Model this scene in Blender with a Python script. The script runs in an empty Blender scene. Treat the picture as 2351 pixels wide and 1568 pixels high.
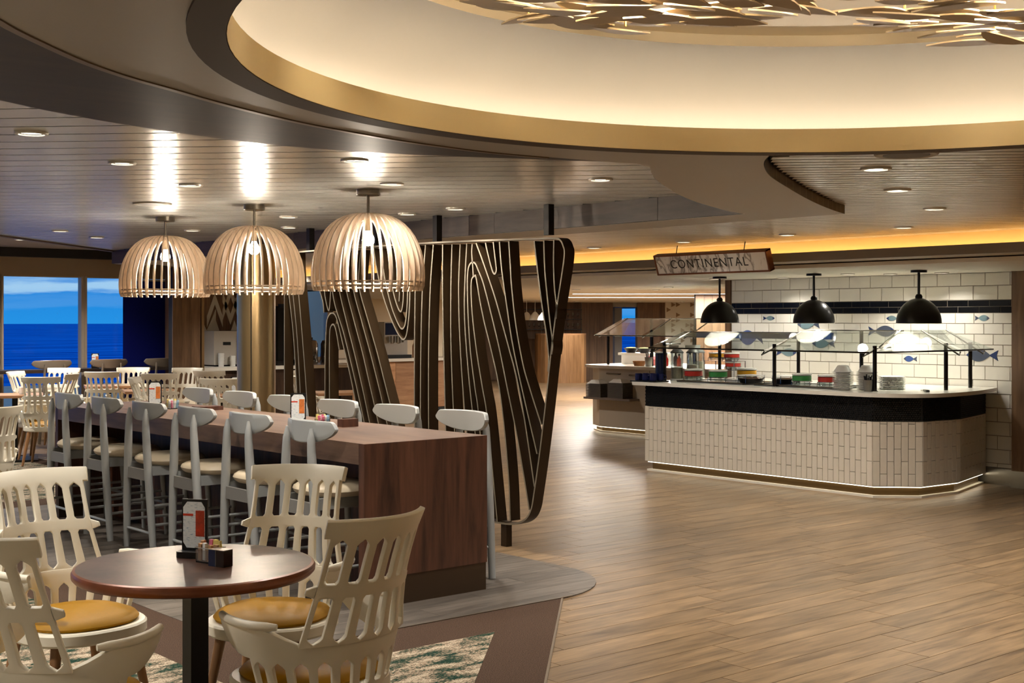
import bpy, bmesh, math, random
from mathutils import Vector, Matrix
from mathutils.geometry import tessellate_polygon

random.seed(7)
PI = math.pi
scene = bpy.context.scene
COL = scene.collection

# ------------------------------------------------------------------ camera
CS, SN = 0.76199, 0.64759          # room axes seen from the camera (about 40 degrees)
YAW = -math.atan2(SN, CS)
cam_data = bpy.data.cameras.new('camera')
cam = bpy.data.objects.new('camera', cam_data)
COL.objects.link(cam)
cam.location = (0, 0, 1.6)
cam.rotation_euler = (PI / 2, 0, YAW)
cam_data.sensor_width = 36.0
cam_data.lens = 3000.0 / 2351.0 * 36.0
cam_data.shift_y = -49.0 / 2351.0
cam_data.clip_end = 60000
cam_data.clip_start = 0.05
scene.camera = cam

# ------------------------------------------------------------------ world: blue hour sky with long clouds
world = bpy.data.worlds.new('dusk_sky')
scene.world = world
world.use_nodes = True
wn, wl = world.node_tree.nodes, world.node_tree.links
wn.clear()
w_out = wn.new('ShaderNodeOutputWorld')
w_bg = wn.new('ShaderNodeBackground')
w_tc = wn.new('ShaderNodeTexCoord')
w_sep = wn.new('ShaderNodeSeparateXYZ')
w_ramp = wn.new('ShaderNodeValToRGB')
w_map = wn.new('ShaderNodeMapping')
w_noise = wn.new('ShaderNodeTexNoise')
w_cr = wn.new('ShaderNodeValToRGB')
w_mix = wn.new('ShaderNodeMix')
w_mix.data_type = 'RGBA'
wl.new(w_tc.outputs['Generated'], w_sep.inputs[0])
wl.new(w_sep.outputs['Z'], w_ramp.inputs[0])
cr = w_ramp.color_ramp
cr.elements[0].position = 0.0
cr.elements[0].color = (0.020, 0.30, 0.78, 1)
cr.elements[1].position = 1.0
cr.elements[1].color = (0.010, 0.07, 0.30, 1)
e = cr.elements.new(0.045)
e.color = (0.013, 0.20, 0.66, 1)
wl.new(w_tc.outputs['Generated'], w_map.inputs[0])
w_map.inputs['Scale'].default_value = (6.0, 6.0, 60.0)
wl.new(w_map.outputs[0], w_noise.inputs['Vector'])
w_noise.inputs['Scale'].default_value = 1.6
w_noise.inputs['Detail'].default_value = 7
w_noise.inputs['Roughness'].default_value = 0.6
# streaky cloud layers that repeat with elevation, broken up by noise
w_wob = wn.new('ShaderNodeMath')
w_wob.operation = 'MULTIPLY_ADD'
wl.new(w_noise.outputs['Fac'], w_wob.inputs[0])
w_wob.inputs[1].default_value = 0.030
wl.new(w_sep.outputs['Z'], w_wob.inputs[2])
w_cr.color_ramp.elements[0].position = 0.0
w_cr.color_ramp.elements[0].color = (0, 0, 0, 1)
w_cr.color_ramp.elements[1].position = 1.0
w_cr.color_ramp.elements[1].color = (0.5, 0.5, 0.5, 1)
for p_, v_ in ((0.020, 0.0), (0.026, 0.18), (0.029, 0.02), (0.0325, 0.05), (0.0355, 0.95), (0.0450, 0.9), (0.0475, 0.1), (0.055, 0.04), (0.058, 0.5), (0.061, 0.05), (0.08, 0.1), (0.10, 0.6), (0.16, 0.3), (0.3, 0.5)):
    e_ = w_cr.color_ramp.elements.new(p_)
    e_.color = (v_, v_, v_, 1)
wl.new(w_wob.outputs[0], w_cr.inputs[0])
wl.new(w_cr.outputs[0], w_mix.inputs[0])
wl.new(w_ramp.outputs[0], w_mix.inputs[6])
w_mix.inputs[7].default_value = (0.40, 0.66, 0.88, 1)
wl.new(w_mix.outputs[2], w_bg.inputs[0])
w_bg.inputs[1].default_value = 0.25
wl.new(w_bg.outputs[0], w_out.inputs[0])

# ------------------------------------------------------------------ exposure
scene.view_settings.view_transform = 'Standard'
scene.view_settings.look = 'None'
scene.view_settings.exposure = 2.0
scene.view_settings.gamma = 1.0
scene.view_settings.use_curve_mapping = False
try:
    scene.cycles.use_denoising = True
    scene.cycles.max_bounces = 6
    scene.cycles.diffuse_bounces = 3
    scene.cycles.glossy_bounces = 3
    scene.cycles.transparent_max_bounces = 16
    scene.cycles.sample_clamp_indirect = 6.0
    scene.cycles.caustics_reflective = False
    scene.cycles.caustics_refractive = False
    scene.cycles.use_adaptive_sampling = True
    scene.cycles.adaptive_threshold = 0.1
    scene.cycles.adaptive_min_samples = 16
    scene.cycles.time_limit = 1050
except Exception:
    pass

# ------------------------------------------------------------------ colours and materials
def lin(v):
    v /= 255.0
    return v / 12.92 if v <= 0.04045 else ((v + 0.055) / 1.055) ** 2.4
def rgb(r, g, b):
    return (lin(r), lin(g), lin(b), 1.0)

MATS = {}
def new_mat(name):
    m = bpy.data.materials.new(name)
    m.use_nodes = True
    nt = m.node_tree
    b = nt.nodes['Principled BSDF']
    return m, nt, b

def setp(b, rough=0.5, metal=0.0, spec=0.5, coat=0.0):
    b.inputs['Roughness'].default_value = rough
    b.inputs['Metallic'].default_value = metal
    b.inputs['Specular IOR Level'].default_value = spec
    b.inputs['Coat Weight'].default_value = coat

def plain(name, col, rough=0.5, metal=0.0, spec=0.5, coat=0.0, bump=0.0, bscale=60.0, vary=0.06, vscale=3.0):
    """one colour with slight procedural mottling and optional fine relief"""
    if name in MATS:
        return MATS[name]
    m, nt, b = new_mat(name)
    setp(b, rough, metal, spec, coat)
    tc = nt.nodes.new('ShaderNodeTexCoord')
    no = nt.nodes.new('ShaderNodeTexNoise')
    no.inputs['Scale'].default_value = vscale
    no.inputs['Detail'].default_value = 3
    nt.links.new(tc.outputs['Object'], no.inputs['Vector'])
    mix = nt.nodes.new('ShaderNodeMix')
    mix.data_type = 'RGBA'
    nt.links.new(no.outputs['Fac'], mix.inputs[0])
    mix.inputs[6].default_value = tuple(c * (1 - vary) for c in col[:3]) + (1,)
    mix.inputs[7].default_value = tuple(min(1, c * (1 + vary)) for c in col[:3]) + (1,)
    nt.links.new(mix.outputs[2], b.inputs['Base Color'])
    if bump > 0:
        n2 = nt.nodes.new('ShaderNodeTexNoise')
        n2.inputs['Scale'].default_value = bscale
        n2.inputs['Detail'].default_value = 4
        nt.links.new(tc.outputs['Object'], n2.inputs['Vector'])
        bp = nt.nodes.new('ShaderNodeBump')
        bp.inputs['Strength'].default_value = bump
        bp.inputs['Distance'].default_value = 0.01
        nt.links.new(n2.outputs['Fac'], bp.inputs['Height'])
        nt.links.new(bp.outputs[0], b.inputs['Normal'])
    MATS[name] = m
    return m

def wood(name, dark, light, stretch=(1, 14, 14), scale=2.0, rough=0.45, coat=0.0, spec=0.5, rnd=0.25, bump=0.08, world_space=False):
    """grain running along the axis whose stretch is 1; pieces differ through Object Info random"""
    if name in MATS:
        return MATS[name]
    m, nt, b = new_mat(name)
    setp(b, rough, 0.0, spec, coat)
    N, L = nt.nodes, nt.links
    tc = N.new('ShaderNodeTexCoord')
    oi = N.new('ShaderNodeObjectInfo')
    mp = N.new('ShaderNodeMapping')
    mp.inputs['Scale'].default_value = stretch
    mul = N.new('ShaderNodeVectorMath')
    mul.operation = 'SCALE'
    mul.inputs[0].default_value = (37.0, 53.0, 19.0)
    L.new(oi.outputs['Random'], mul.inputs['Scale'])
    L.new(tc.outputs['Object'], mp.inputs['Vector'])
    add = N.new('ShaderNodeVectorMath')
    add.operation = 'ADD'
    L.new(mp.outputs[0], add.inputs[0])
    L.new(mul.outputs[0], add.inputs[1])
    n1 = N.new('ShaderNodeTexNoise')
    n1.inputs['Scale'].default_value = scale
    n1.inputs['Detail'].default_value = 7
    n1.inputs['Roughness'].default_value = 0.62
    n1.inputs['Distortion'].default_value = 0.35
    L.new(add.outputs[0], n1.inputs['Vector'])
    n2 = N.new('ShaderNodeTexNoise')
    n2.inputs['Scale'].default_value = scale * 0.3
    n2.inputs['Detail'].default_value = 2
    L.new(add.outputs[0], n2.inputs['Vector'])
    cr = N.new('ShaderNodeValToRGB')
    cr.color_ramp.elements[0].position = 0.3
    cr.color_ramp.elements[0].color = dark
    cr.color_ramp.elements[1].position = 0.68
    cr.color_ramp.elements[1].color = light
    av = N.new('ShaderNodeMath')
    av.operation = 'MULTIPLY_ADD'
    L.new(n2.outputs['Fac'], av.inputs[0])
    av.inputs[1].default_value = 0.45
    sub = N.new('ShaderNodeMath')
    sub.operation = 'MULTIPLY_ADD'
    L.new(n1.outputs['Fac'], sub.inputs[0])
    sub.inputs[1].default_value = 0.75
    sub.inputs[2].default_value = -0.10
    L.new(sub.outputs[0], av.inputs[2])
    L.new(av.outputs[0], cr.inputs[0])
    hv = N.new('ShaderNodeHueSaturation')
    mr = N.new('ShaderNodeMapRange')
    L.new(oi.outputs['Random'], mr.inputs['Value'])
    mr.inputs['To Min'].default_value = 1 - rnd
    mr.inputs['To Max'].default_value = 1 + rnd
    L.new(mr.outputs[0], hv.inputs['Value'])
    L.new(cr.outputs[0], hv.inputs['Color'])
    L.new(hv.outputs[0], b.inputs['Base Color'])
    if bump > 0:
        bp = N.new('ShaderNodeBump')
        bp.inputs['Strength'].default_value = bump
        bp.inputs['Distance'].default_value = 0.004
        L.new(n1.outputs['Fac'], bp.inputs['Height'])
        L.new(bp.outputs[0], b.inputs['Normal'])
    MATS[name] = m
    return m

def emit(name, col, strength):
    if name in MATS:
        return MATS[name]
    m = bpy.data.materials.new(name)
    m.use_nodes = True
    nt = m.node_tree
    nt.nodes.clear()
    o = nt.nodes.new('ShaderNodeOutputMaterial')
    e = nt.nodes.new('ShaderNodeEmission')
    e.inputs[0].default_value = col
    e.inputs[1].default_value = strength
    nt.links.new(e.outputs[0], o.inputs[0])
    MATS[name] = m
    return m

def thin_glass(name, tint=(0.93, 0.97, 0.96, 1), gloss=0.10, rough=0.02, fres=0.38):
    """a pane: mostly see-through with a glossy reflection that grows at grazing angles"""
    if name in MATS:
        return MATS[name]
    m = bpy.data.materials.new(name)
    m.use_nodes = True
    nt = m.node_tree
    nt.nodes.clear()
    o = nt.nodes.new('ShaderNodeOutputMaterial')
    t = nt.nodes.new('ShaderNodeBsdfTransparent')
    t.inputs[0].default_value = tint
    g = nt.nodes.new('ShaderNodeBsdfGlossy')
    g.inputs['Roughness'].default_value = rough
    f = nt.nodes.new('ShaderNodeFresnel')
    f.inputs[0].default_value = 1.5
    mu = nt.nodes.new('ShaderNodeMath')
    mu.operation = 'MULTIPLY_ADD'
    mu.inputs[1].default_value = fres
    mu.inputs[2].default_value = gloss * 0.2
    nt.links.new(f.outputs[0], mu.inputs[0])
    mx = nt.nodes.new('ShaderNodeMixShader')
    nt.links.new(mu.outputs[0], mx.inputs[0])
    nt.links.new(t.outputs[0], mx.inputs[1])
    nt.links.new(g.outputs[0], mx.inputs[2])
    nt.links.new(mx.outputs[0], o.inputs[0])
    MATS[name] = m
    return m

# ------------------------------------------------------------------ mesh builder
class MB:
    def __init__(self):
        self.v, self.f = [], []
    def add(self, vs, fs):
        n = len(self.v)
        self.v.extend([tuple(p) for p in vs])
        self.f.extend([tuple(i + n for i in q) for q in fs])
        return self
    def box(self, x0, x1, y0, y1, z0, z1):
        vs = [(x, y, z) for z in (z0, z1) for y in (y0, y1) for x in (x0, x1)]
        return self.add(vs, [(0, 2, 3, 1), (4, 5, 7, 6), (0, 1, 5, 4), (2, 6, 7, 3), (0, 4, 6, 2), (1, 3, 7, 5)])
    def obox(self, c, ax, ay, az):
        """box from centre and three half-axis vectors"""
        c, ax, ay, az = Vector(c), Vector(ax), Vector(ay), Vector(az)
        vs = [c + ax * i + ay * j + az * k for k in (-1, 1) for j in (-1, 1) for i in (-1, 1)]
        return self.add(vs, [(0, 2, 3, 1), (4, 5, 7, 6), (0, 1, 5, 4), (2, 6, 7, 3), (0, 4, 6, 2), (1, 3, 7, 5)])
    def beam(self, p, q, w, h, up=(0, 0, 1)):
        p, q = Vector(p), Vector(q)
        d = (q - p)
        L = d.length
        d.normalize()
        u = Vector(up)
        if abs(d.dot(u)) > 0.98:
            u = Vector((0, 1, 0))
        s = d.cross(u).normalized()
        u = s.cross(d).normalized()
        return self.obox((p + q) / 2, d * L / 2, s * w / 2, u * h / 2)
    def tube(self, pts, r, n=10, cap=True, closed=False):
        pts = [Vector(p) for p in pts]
        m = len(pts)
        rs = r if isinstance(r, (list, tuple)) else [r] * m
        rings = []
        prev = None
        for i, p in enumerate(pts):
            if closed:
                d = pts[(i + 1) % m] - pts[i - 1]
            else:
                d = pts[min(i + 1, m - 1)] - pts[max(i - 1, 0)]
            d.normalize()
            if prev is None:
                a = Vector((0, 0, 1)) if abs(d.z) < 0.9 else Vector((1, 0, 0))
                s = d.cross(a).normalized()
            else:
                s = (prev - d * prev.dot(d)).normalized()
            prev = s
            t = d.cross(s)
            rings.append([p + (s * math.cos(2 * PI * k / n) + t * math.sin(2 * PI * k / n)) * rs[i] for k in range(n)])
        vs = [q for ring in rings for q in ring]
        fs = []
        for i in range(m if closed else m - 1):
            a, b = i * n, ((i + 1) % m) * n
            for k in range(n):
                k2 = (k + 1) % n
                fs.append((a + k, a + k2, b + k2, b + k))
        if cap and not closed:
            fs.append(tuple(range(n))[::-1])
            fs.append(tuple((m - 1) * n + k for k in range(n)))
        return self.add(vs, fs)
    def lathe(self, prof, c=(0, 0, 0), n=24, cap0=False, cap1=False, a0=0.0, a1=2 * PI, close=True):
        vs = []
        m = len(prof)
        full = abs(a1 - a0 - 2 * PI) < 1e-6
        cnt = n if full else n + 1
        for k in range(cnt):
            a = a0 + (a1 - a0) * k / n
            for r, z in prof:
                vs.append((c[0] + r * math.cos(a), c[1] + r * math.sin(a), c[2] + z))
        fs = []
        for k in range(n):
            k2 = (k + 1) % cnt
            for i in range(m - 1):
                fs.append((k * m + i, k2 * m + i, k2 * m + i + 1, k * m + i + 1))
        if cap0:
            fs.append(tuple(k * m for k in range(cnt))[::-1])
        if cap1:
            fs.append(tuple(k * m + m - 1 for k in range(cnt)))
        return self.add(vs, fs)
    def prism(self, poly, z0, z1, holes=()):
        """vertical prism over a 2-D polygon, with optional holes"""
        loops = [[Vector((p[0], p[1], 0)) for p in poly]] + [[Vector((p[0], p[1], 0)) for p in h] for h in holes]
        flat = [p for l in loops for p in l]
        tri = tessellate_polygon(loops)
        n = len(flat)
        vs = [(p.x, p.y, z0) for p in flat] + [(p.x, p.y, z1) for p in flat]
        fs = []
        for a, b, c in tri:
            nrm = (flat[b] - flat[a]).cross(flat[c] - flat[a]).z
            if nrm < 0:
                a, b, c = c, b, a
            fs.append((c, b, a))
            fs.append((a + n, b + n, c + n))
        o = 0
        for l in loops:
            m = len(l)
            for i in range(m):
                j = (i + 1) % m
                fs.append((o + i, o + j, o + j + n, o + i + n))
            o += m
        return self.add(vs, fs)
    def tri_count(self):
        return sum(len(q) - 2 for q in self.f)
    def mesh(self, name, smooth=False, fix=True):
        me = bpy.data.meshes.new(name)
        me.from_pydata(self.v, [], self.f)
        me.validate()
        if fix:
            bm = bmesh.new()
            bm.from_mesh(me)
            bmesh.ops.recalc_face_normals(bm, faces=bm.faces)
            bm.to_mesh(me)
            bm.free()
        if smooth:
            me.polygons.foreach_set('use_smooth', [True] * len(me.polygons))
            me.set_sharp_from_angle(angle=math.radians(38))
        me.update()
        return me
    def build(self, name, mat, parent=None, smooth=False, loc=None):
        return link(name, self.mesh(name, smooth), mat, parent, loc)

def link(name, me, mat=None, parent=None, loc=None, rz=0.0):
    o = bpy.data.objects.new(name, me)
    COL.objects.link(o)
    if mat is not None and len(me.materials) == 0:
        me.materials.append(mat)
    if parent is not None:
        o.parent = parent
    if loc is not None:
        o.location = loc
    if rz:
        o.rotation_euler = (0, 0, rz)
    return o

def tag(o, label=None, cat=None, group=None, kind=None):
    if label:
        o['label'] = label
    if cat:
        o['category'] = cat
    if group:
        o['group'] = group
    if kind:
        o['kind'] = kind
    return o

def thing(name, label, cat, loc=(0, 0, 0), rz=0.0, group=None):
    o = bpy.data.objects.new(name, None)
    o.empty_display_size = 0.1
    COL.objects.link(o)
    o.location = loc
    o.rotation_euler = (0, 0, rz)
    return tag(o, label, cat, group)

def struct(o):
    o['kind'] = 'structure'
    return o

def dup(root, loc, rz, label=None, group=None):
    r = root.copy()
    COL.objects.link(r)
    r.location = loc
    r.rotation_euler = (0, 0, rz)
    if label:
        r['label'] = label
    if group:
        r['group'] = group
    for ch in list(root.children):
        c = ch.copy()
        COL.objects.link(c)
        c.parent = r
        for g in list(ch.children):
            d = g.copy()
            COL.objects.link(d)
            d.parent = c
    return r

def arc(cx, cy, r, a0, a1, n):
    return [(cx + r * math.cos(a0 + (a1 - a0) * i / n), cy + r * math.sin(a0 + (a1 - a0) * i / n)) for i in range(n + 1)]

def catmull(pts, n=6):
    out = []
    P = [Vector(p) for p in pts]
    P = [P[0] * 2 - P[1]] + P + [P[-1] * 2 - P[-2]]
    for i in range(1, len(P) - 2):
        for k in range(n):
            t = k / n
            a, b, c, d = P[i - 1], P[i], P[i + 1], P[i + 2]
            out.append(0.5 * ((2 * b) + (c - a) * t + (2 * a - 5 * b + 4 * c - d) * t * t + (3 * b - a - 3 * c + d) * t ** 3))
    out.append(P[-2])
    return out

def clip_poly(poly, clipper):
    """Sutherland-Hodgman, clipper convex and counter-clockwise"""
    out = list(poly)
    for i in range(len(clipper)):
        a, b = clipper[i], clipper[(i + 1) % len(clipper)]
        inp, out = out, []
        if not inp:
            break
        def side(p):
            return (b[0] - a[0]) * (p[1] - a[1]) - (b[1] - a[1]) * (p[0] - a[0])
        for j in range(len(inp)):
            p, q = inp[j - 1], inp[j]
            sp, sq = side(p), side(q)
            if sq >= 0:
                if sp < 0:
                    t = sp / (sp - sq)
                    out.append((p[0] + (q[0] - p[0]) * t, p[1] + (q[1] - p[1]) * t))
                out.append(q)
            elif sp >= 0:
                t = sp / (sp - sq)
                out.append((p[0] + (q[0] - p[0]) * t, p[1] + (q[1] - p[1]) * t))
    return out

def spans(poly, org, dirv, nrm, n):
    """intervals of the line org + n*nrm + s*dirv inside a polygon"""
    hits = []
    base = (org[0] + nrm[0] * n, org[1] + nrm[1] * n)
    m = len(poly)
    for i in range(m):
        p, q = poly[i], poly[(i + 1) % m]
        dp = (p[0] - base[0]) * nrm[0] + (p[1] - base[1]) * nrm[1]
        dq = (q[0] - base[0]) * nrm[0] + (q[1] - base[1]) * nrm[1]
        if (dp >= 0) != (dq >= 0):
            t = dp / (dp - dq)
            x, y = p[0] + (q[0] - p[0]) * t, p[1] + (q[1] - p[1]) * t
            hits.append((x - base[0]) * dirv[0] + (y - base[1]) * dirv[1])
    hits.sort()
    return [(hits[i], hits[i + 1]) for i in range(0, len(hits) - 1, 2)]

def in_view(x, y, z=0.0, m=0.04):
    d = x * SN + y * CS
    if d < 0.3:
        return None
    u = (x * CS - y * SN) / d
    px, py = 1175.5 + 3000 * u, 735 - 3000 * (z - 1.6) / d
    if -2351 * m < px < 2351 * (1 + m) and -1568 * m < py < 1568 * (1 + m):
        return d
    return None

def area_light(name, loc, energy, col, sx, sy, rot=(0, 0, 0), shape='RECTANGLE', parent=None, spread=PI):
    l = bpy.data.lights.new(name, 'AREA')
    l.energy, l.color, l.shape, l.size, l.size_y, l.spread = energy, col, shape, sx, sy, spread
    o = bpy.data.objects.new(name, l)
    COL.objects.link(o)
    o.location, o.rotation_euler = loc, rot
    if parent:
        o.parent = parent
    return o

def point_light(name, loc, energy, col, r=0.03, parent=None):
    l = bpy.data.lights.new(name, 'POINT')
    l.energy, l.color, l.shadow_soft_size = energy, col, r
    o = bpy.data.objects.new(name, l)
    COL.objects.link(o)
    o.location = loc
    if parent:
        o.parent = parent
    return o

def spot_light(name, loc, energy, col, angle=2.0, blend=0.6, r=0.05, parent=None):
    l = bpy.data.lights.new(name, 'SPOT')
    l.energy, l.color, l.shadow_soft_size, l.spot_size, l.spot_blend = energy, col, r, angle, blend
    o = bpy.data.objects.new(name, l)
    COL.objects.link(o)
    o.location = loc
    if parent:
        o.parent = parent
    return o

WARM = (1.0, 0.87, 0.70)
NEUT = (1.0, 0.94, 0.86)
AMBER = (1.0, 0.62, 0.22)
# ================================================================== THE SETTING
m_floor_base = plain('floor_joint_dark', rgb(40, 30, 22), 0.8)
m_plank = wood('oak_plank', rgb(80, 62, 42), rgb(144, 117, 85), (1.6, 16, 1), 2.2, rough=0.36, spec=0.42, rnd=0.15, bump=0.05)
m_island = wood('smoked_plank', rgb(62, 55, 50), rgb(118, 108, 98), (1.6, 15, 1), 2.0, rough=0.42, rnd=0.22, bump=0.05)
m_trim = plain('brushed_trim', rgb(150, 135, 115), 0.35, 0.8)
m_walnut = wood('walnut', rgb(36, 20, 15), rgb(98, 62, 46), (15, 15, 1.3), 1.6, rough=0.38, rnd=0.05, bump=0.04)
m_walnut_top = wood('walnut_top', rgb(66, 47, 38), rgb(120, 94, 76), (10, 1.2, 10), 1.5, rough=0.36, rnd=0.04, bump=0.03)
m_oakwall = wood('oak_wall', rgb(84, 60, 42), rgb(140, 108, 78), (12, 12, 1.0), 1.6, rough=0.5, rnd=0.12, bump=0.03)
m_darkwood = wood('wenge_soffit', rgb(24, 16, 12), rgb(56, 40, 30), (2, 9, 9), 1.5, rough=0.45, spec=0.22, rnd=0.05, bump=0.03)
m_greywood = wood('grey_oak_fascia', rgb(54, 44, 38), rgb(96, 82, 70), (9, 1.2, 9), 1.5, rough=0.42, rnd=0.08, bump=0.03)
m_steel = plain('brushed_steel', rgb(150, 146, 138), 0.3, 0.9, vary=0.1, vscale=8)
m_plaster = plain('plaster_soffit', rgb(162, 154, 142), 0.45, 0.1, bump=0.06, bscale=18, vary=0.05, vscale=2)
m_cream = plain('cream_paint', rgb(222, 208, 182), 0.6)
m_white = plain('warm_white_paint', rgb(226, 220, 206), 0.6)
m_tan = plain('tan_cove_band', rgb(196, 172, 124), 0.55, vary=0.03)
m_black = plain('black_void', rgb(12, 10, 9), 0.7)

# ---- floor: slab, oak planks laid along X in a six-step stagger
island_poly = [(3.15, 5.53), (5.06, 5.53)] + arc(5.06, 6.21, 0.68, -PI / 2, 0, 10)[1:] + [(5.74, 10.6)] + arc(5.14, 10.6, 0.6, 0, PI / 2, 6)[1:] + [(3.15, 11.2)]
floor_poly = [(-3.4, -3.4), (12.4, -3.4), (12.4, 6.0), (40, 6.0), (40, 40), (18.5, 40), (18.5, 24.2), (11.2, 24.2), (11.2, 17.9), (-3.4, 17.9)]
floor = struct(MB().prism(floor_poly, -0.2, -0.0105).build('floor', m_floor_base))

def on_soft(x, y):
    """true where carpet or the dark island lies on top of the oak"""
    if x - y < -0.52 and y < 5.6:
        return True
    if x < 5.66 and y >= 5.6 and not (x > 5.06 and y < 6.21 and math.hypot(x - 5.06, y - 6.21) > 0.62):
        return True
    return False
PL, PW = 1.23, 0.2045
pme = MB().box(-PL / 2 + .0018, PL / 2 - .0018, -PW / 2 + .0018, PW / 2 - .0018, -0.0104, 0.0).mesh('plank')
pme.materials.append(m_plank)
cands = []
for k in range(-36, 150):
    y = 3.853 + PW * (k + 0.5)
    off = (4.71 + 0.205 * k) % PL
    for m in range(-4, 30):
        x = off + PL * (m + 0.5)
        if x > 34 or y > 32 or (x > 12.3 and y < 6.1):
            continue
        cor = [(x + a * PL / 2, y + b * PW / 2) for a in (-1, 0, 1) for b in (-1, 1)]
        if all(on_soft(*p) for p in cor):
            continue
        ds = [d for d in (in_view(*p) for p in cor) if d]
        if ds:
            cands.append((min(ds), x, y))
        elif -3.1 < x < 12 and -3.1 < y < 17 and (x - y > -0.6 or y > 5.6):
            cands.append((100 + x, x, y))        # floor that carries on outside the picture
cands.sort()
for d, x, y in cands[:300]:
    link('plank', pme, None, floor, (x, y, 0))
rest = MB()
for d, x, y in cands[300:]:
    rest.box(x - PL / 2 + .0012, x + PL / 2 - .0012, y - PW / 2 + .0012, y + PW / 2 - .0012, -0.0104, 0.0)
if rest.v:
    tag(link('far_planks', rest.mesh('far_planks', fix=False), m_plank, floor), kind='stuff')

# ---- dark island under the bar, planks clipped to its rounded outline
isl = struct(MB().prism(island_poly, -0.0105, 0.0015).build('floor_island', m_floor_base))
k = 0
yy = 5.45
while yy < 11.2:
    xx = 2.4 + (0.47 * k) % 1.4 - 1.4
    while xx < 5.8:
        q = clip_poly([(xx + .001, yy + .001), (xx + 1.399, yy + .001), (xx + 1.399, yy + .181), (xx + .001, yy + .181)], island_poly)
        if len(q) >= 3 and q and max(p[0] for p in q) - min(p[0] for p in q) > 0.03:
            cx, cy = sum(p[0] for p in q) / len(q), sum(p[1] for p in q) / len(q)
            if in_view(cx, cy) or in_view(cx + .5, cy) or in_view(cx - .5, cy):
                MB().prism([(p[0] - cx, p[1] - cy) for p in q], 0.0015, 0.006).build('plank', m_island, isl, loc=(cx, cy, 0))
        xx += 1.4
    yy += 0.182
    k += 1

# ---- carpets
def carpet_mat():
    m, nt, b = new_mat('brown_carpet')
    setp(b, 0.95, 0, 0.1)
    N, L = nt.nodes, nt.links
    tc = N.new('ShaderNodeTexCoord')
    no = N.new('ShaderNodeTexNoise')
    no.inputs['Scale'].default_value = 260
    no.inputs['Detail'].default_value = 2
    L.new(tc.outputs['Object'], no.inputs['Vector'])
    cr = N.new('ShaderNodeValToRGB')
    cr.color_ramp.elements[0].position = 0.35
    cr.color_ramp.elements[0].color = rgb(46, 35, 28)
    cr.color_ramp.elements[1].position = 0.7
    cr.color_ramp.elements[1].color = rgb(98, 77, 63)
    L.new(no.outputs['Fac'], cr.inputs[0])
    L.new(cr.outputs[0], b.inputs['Base Color'])
    bp = N.new('ShaderNodeBump')
    bp.inputs['Strength'].default_value = 0.4
    bp.inputs['Distance'].default_value = 0.004
    L.new(no.outputs['Fac'], bp.inputs['Height'])
    L.new(bp.outputs[0], b.inputs['Normal'])
    return m
def weave_mat():
    """cream and green woven pattern: horizontal dashes on a loop weave"""
    m, nt, b = new_mat('green_weave_carpet')
    setp(b, 0.95, 0, 0.1)
    N, L = nt.nodes, nt.links
    tc = N.new('ShaderNodeTexCoord')
    def noise(sc, s, det=3):
        mp = N.new('ShaderNodeMapping')
        mp.inputs['Scale'].default_value = sc
        mp.inputs['Rotation'].default_value = (0, 0, 0.0)
        L.new(tc.outputs['Object'], mp.inputs['Vector'])
        n = N.new('ShaderNodeTexNoise')
        n.inputs['Scale'].default_value = s
        n.inputs['Detail'].default_value = det
        L.new(mp.outputs[0], n.inputs['Vector'])
        return n
    big = noise((2.2, 5.5, 1), 2.6, 3)
    dash = noise((22, 70, 1), 2.4, 2)
    fine = noise((60, 60, 1), 2.5, 1)
    s1 = N.new('ShaderNodeMath')
    s1.operation = 'MULTIPLY_ADD'
    L.new(big.outputs['Fac'], s1.inputs[0])
    s1.inputs[1].default_value = 0.75
    s2 = N.new('ShaderNodeMath')
    s2.operation = 'MULTIPLY'
    L.new(dash.outputs['Fac'], s2.inputs[0])
    s2.inputs[1].default_value = 0.55
    L.new(s2.outputs[0], s1.inputs[2])
    cr = N.new('ShaderNodeValToRGB')
    cr.color_ramp.interpolation = 'EASE'
    els = cr.color_ramp.elements
    els[0].position, els[0].color = 0.55, rgb(26, 58, 46)
    els[1].position, els[1].color = 0.73, rgb(198, 182, 158)
    e1 = els.new(0.60)
    e1.color = rgb(70, 88, 72)
    e2 = els.new(0.65)
    e2.color = rgb(150, 128, 108)
    L.new(s1.outputs[0], cr.inputs[0])
    mx = N.new('ShaderNodeMix')
    mx.data_type = 'RGBA'
    mx.blend_type = 'MULTIPLY'
    mx.inputs[0].default_value = 0.75
    L.new(cr.outputs[0], mx.inputs[6])
    c2 = N.new('ShaderNodeValToRGB')
    c2.color_ramp.elements[0].position = 0.35
    c2.color_ramp.elements[0].color = (0.25, 0.22, 0.2, 1)
    c2.color_ramp.elements[1].position = 0.62
    c2.color_ramp.elements[1].color = (1, 1, 1, 1)
    L.new(fine.outputs['Fac'], c2.inputs[0])
    L.new(c2.outputs[0], mx.inputs[7])
    L.new(mx.outputs[2], b.inputs['Base Color'])
    bp = N.new('ShaderNodeBump')
    bp.inputs['Strength'].default_value = 0.6
    bp.inputs['Distance'].default_value = 0.005
    L.new(fine.outputs['Fac'], bp.inputs['Height'])
    L.new(bp.outputs[0], b.inputs['Normal'])
    return m
m_carpet, m_weave = carpet_mat(), weave_mat()
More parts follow.
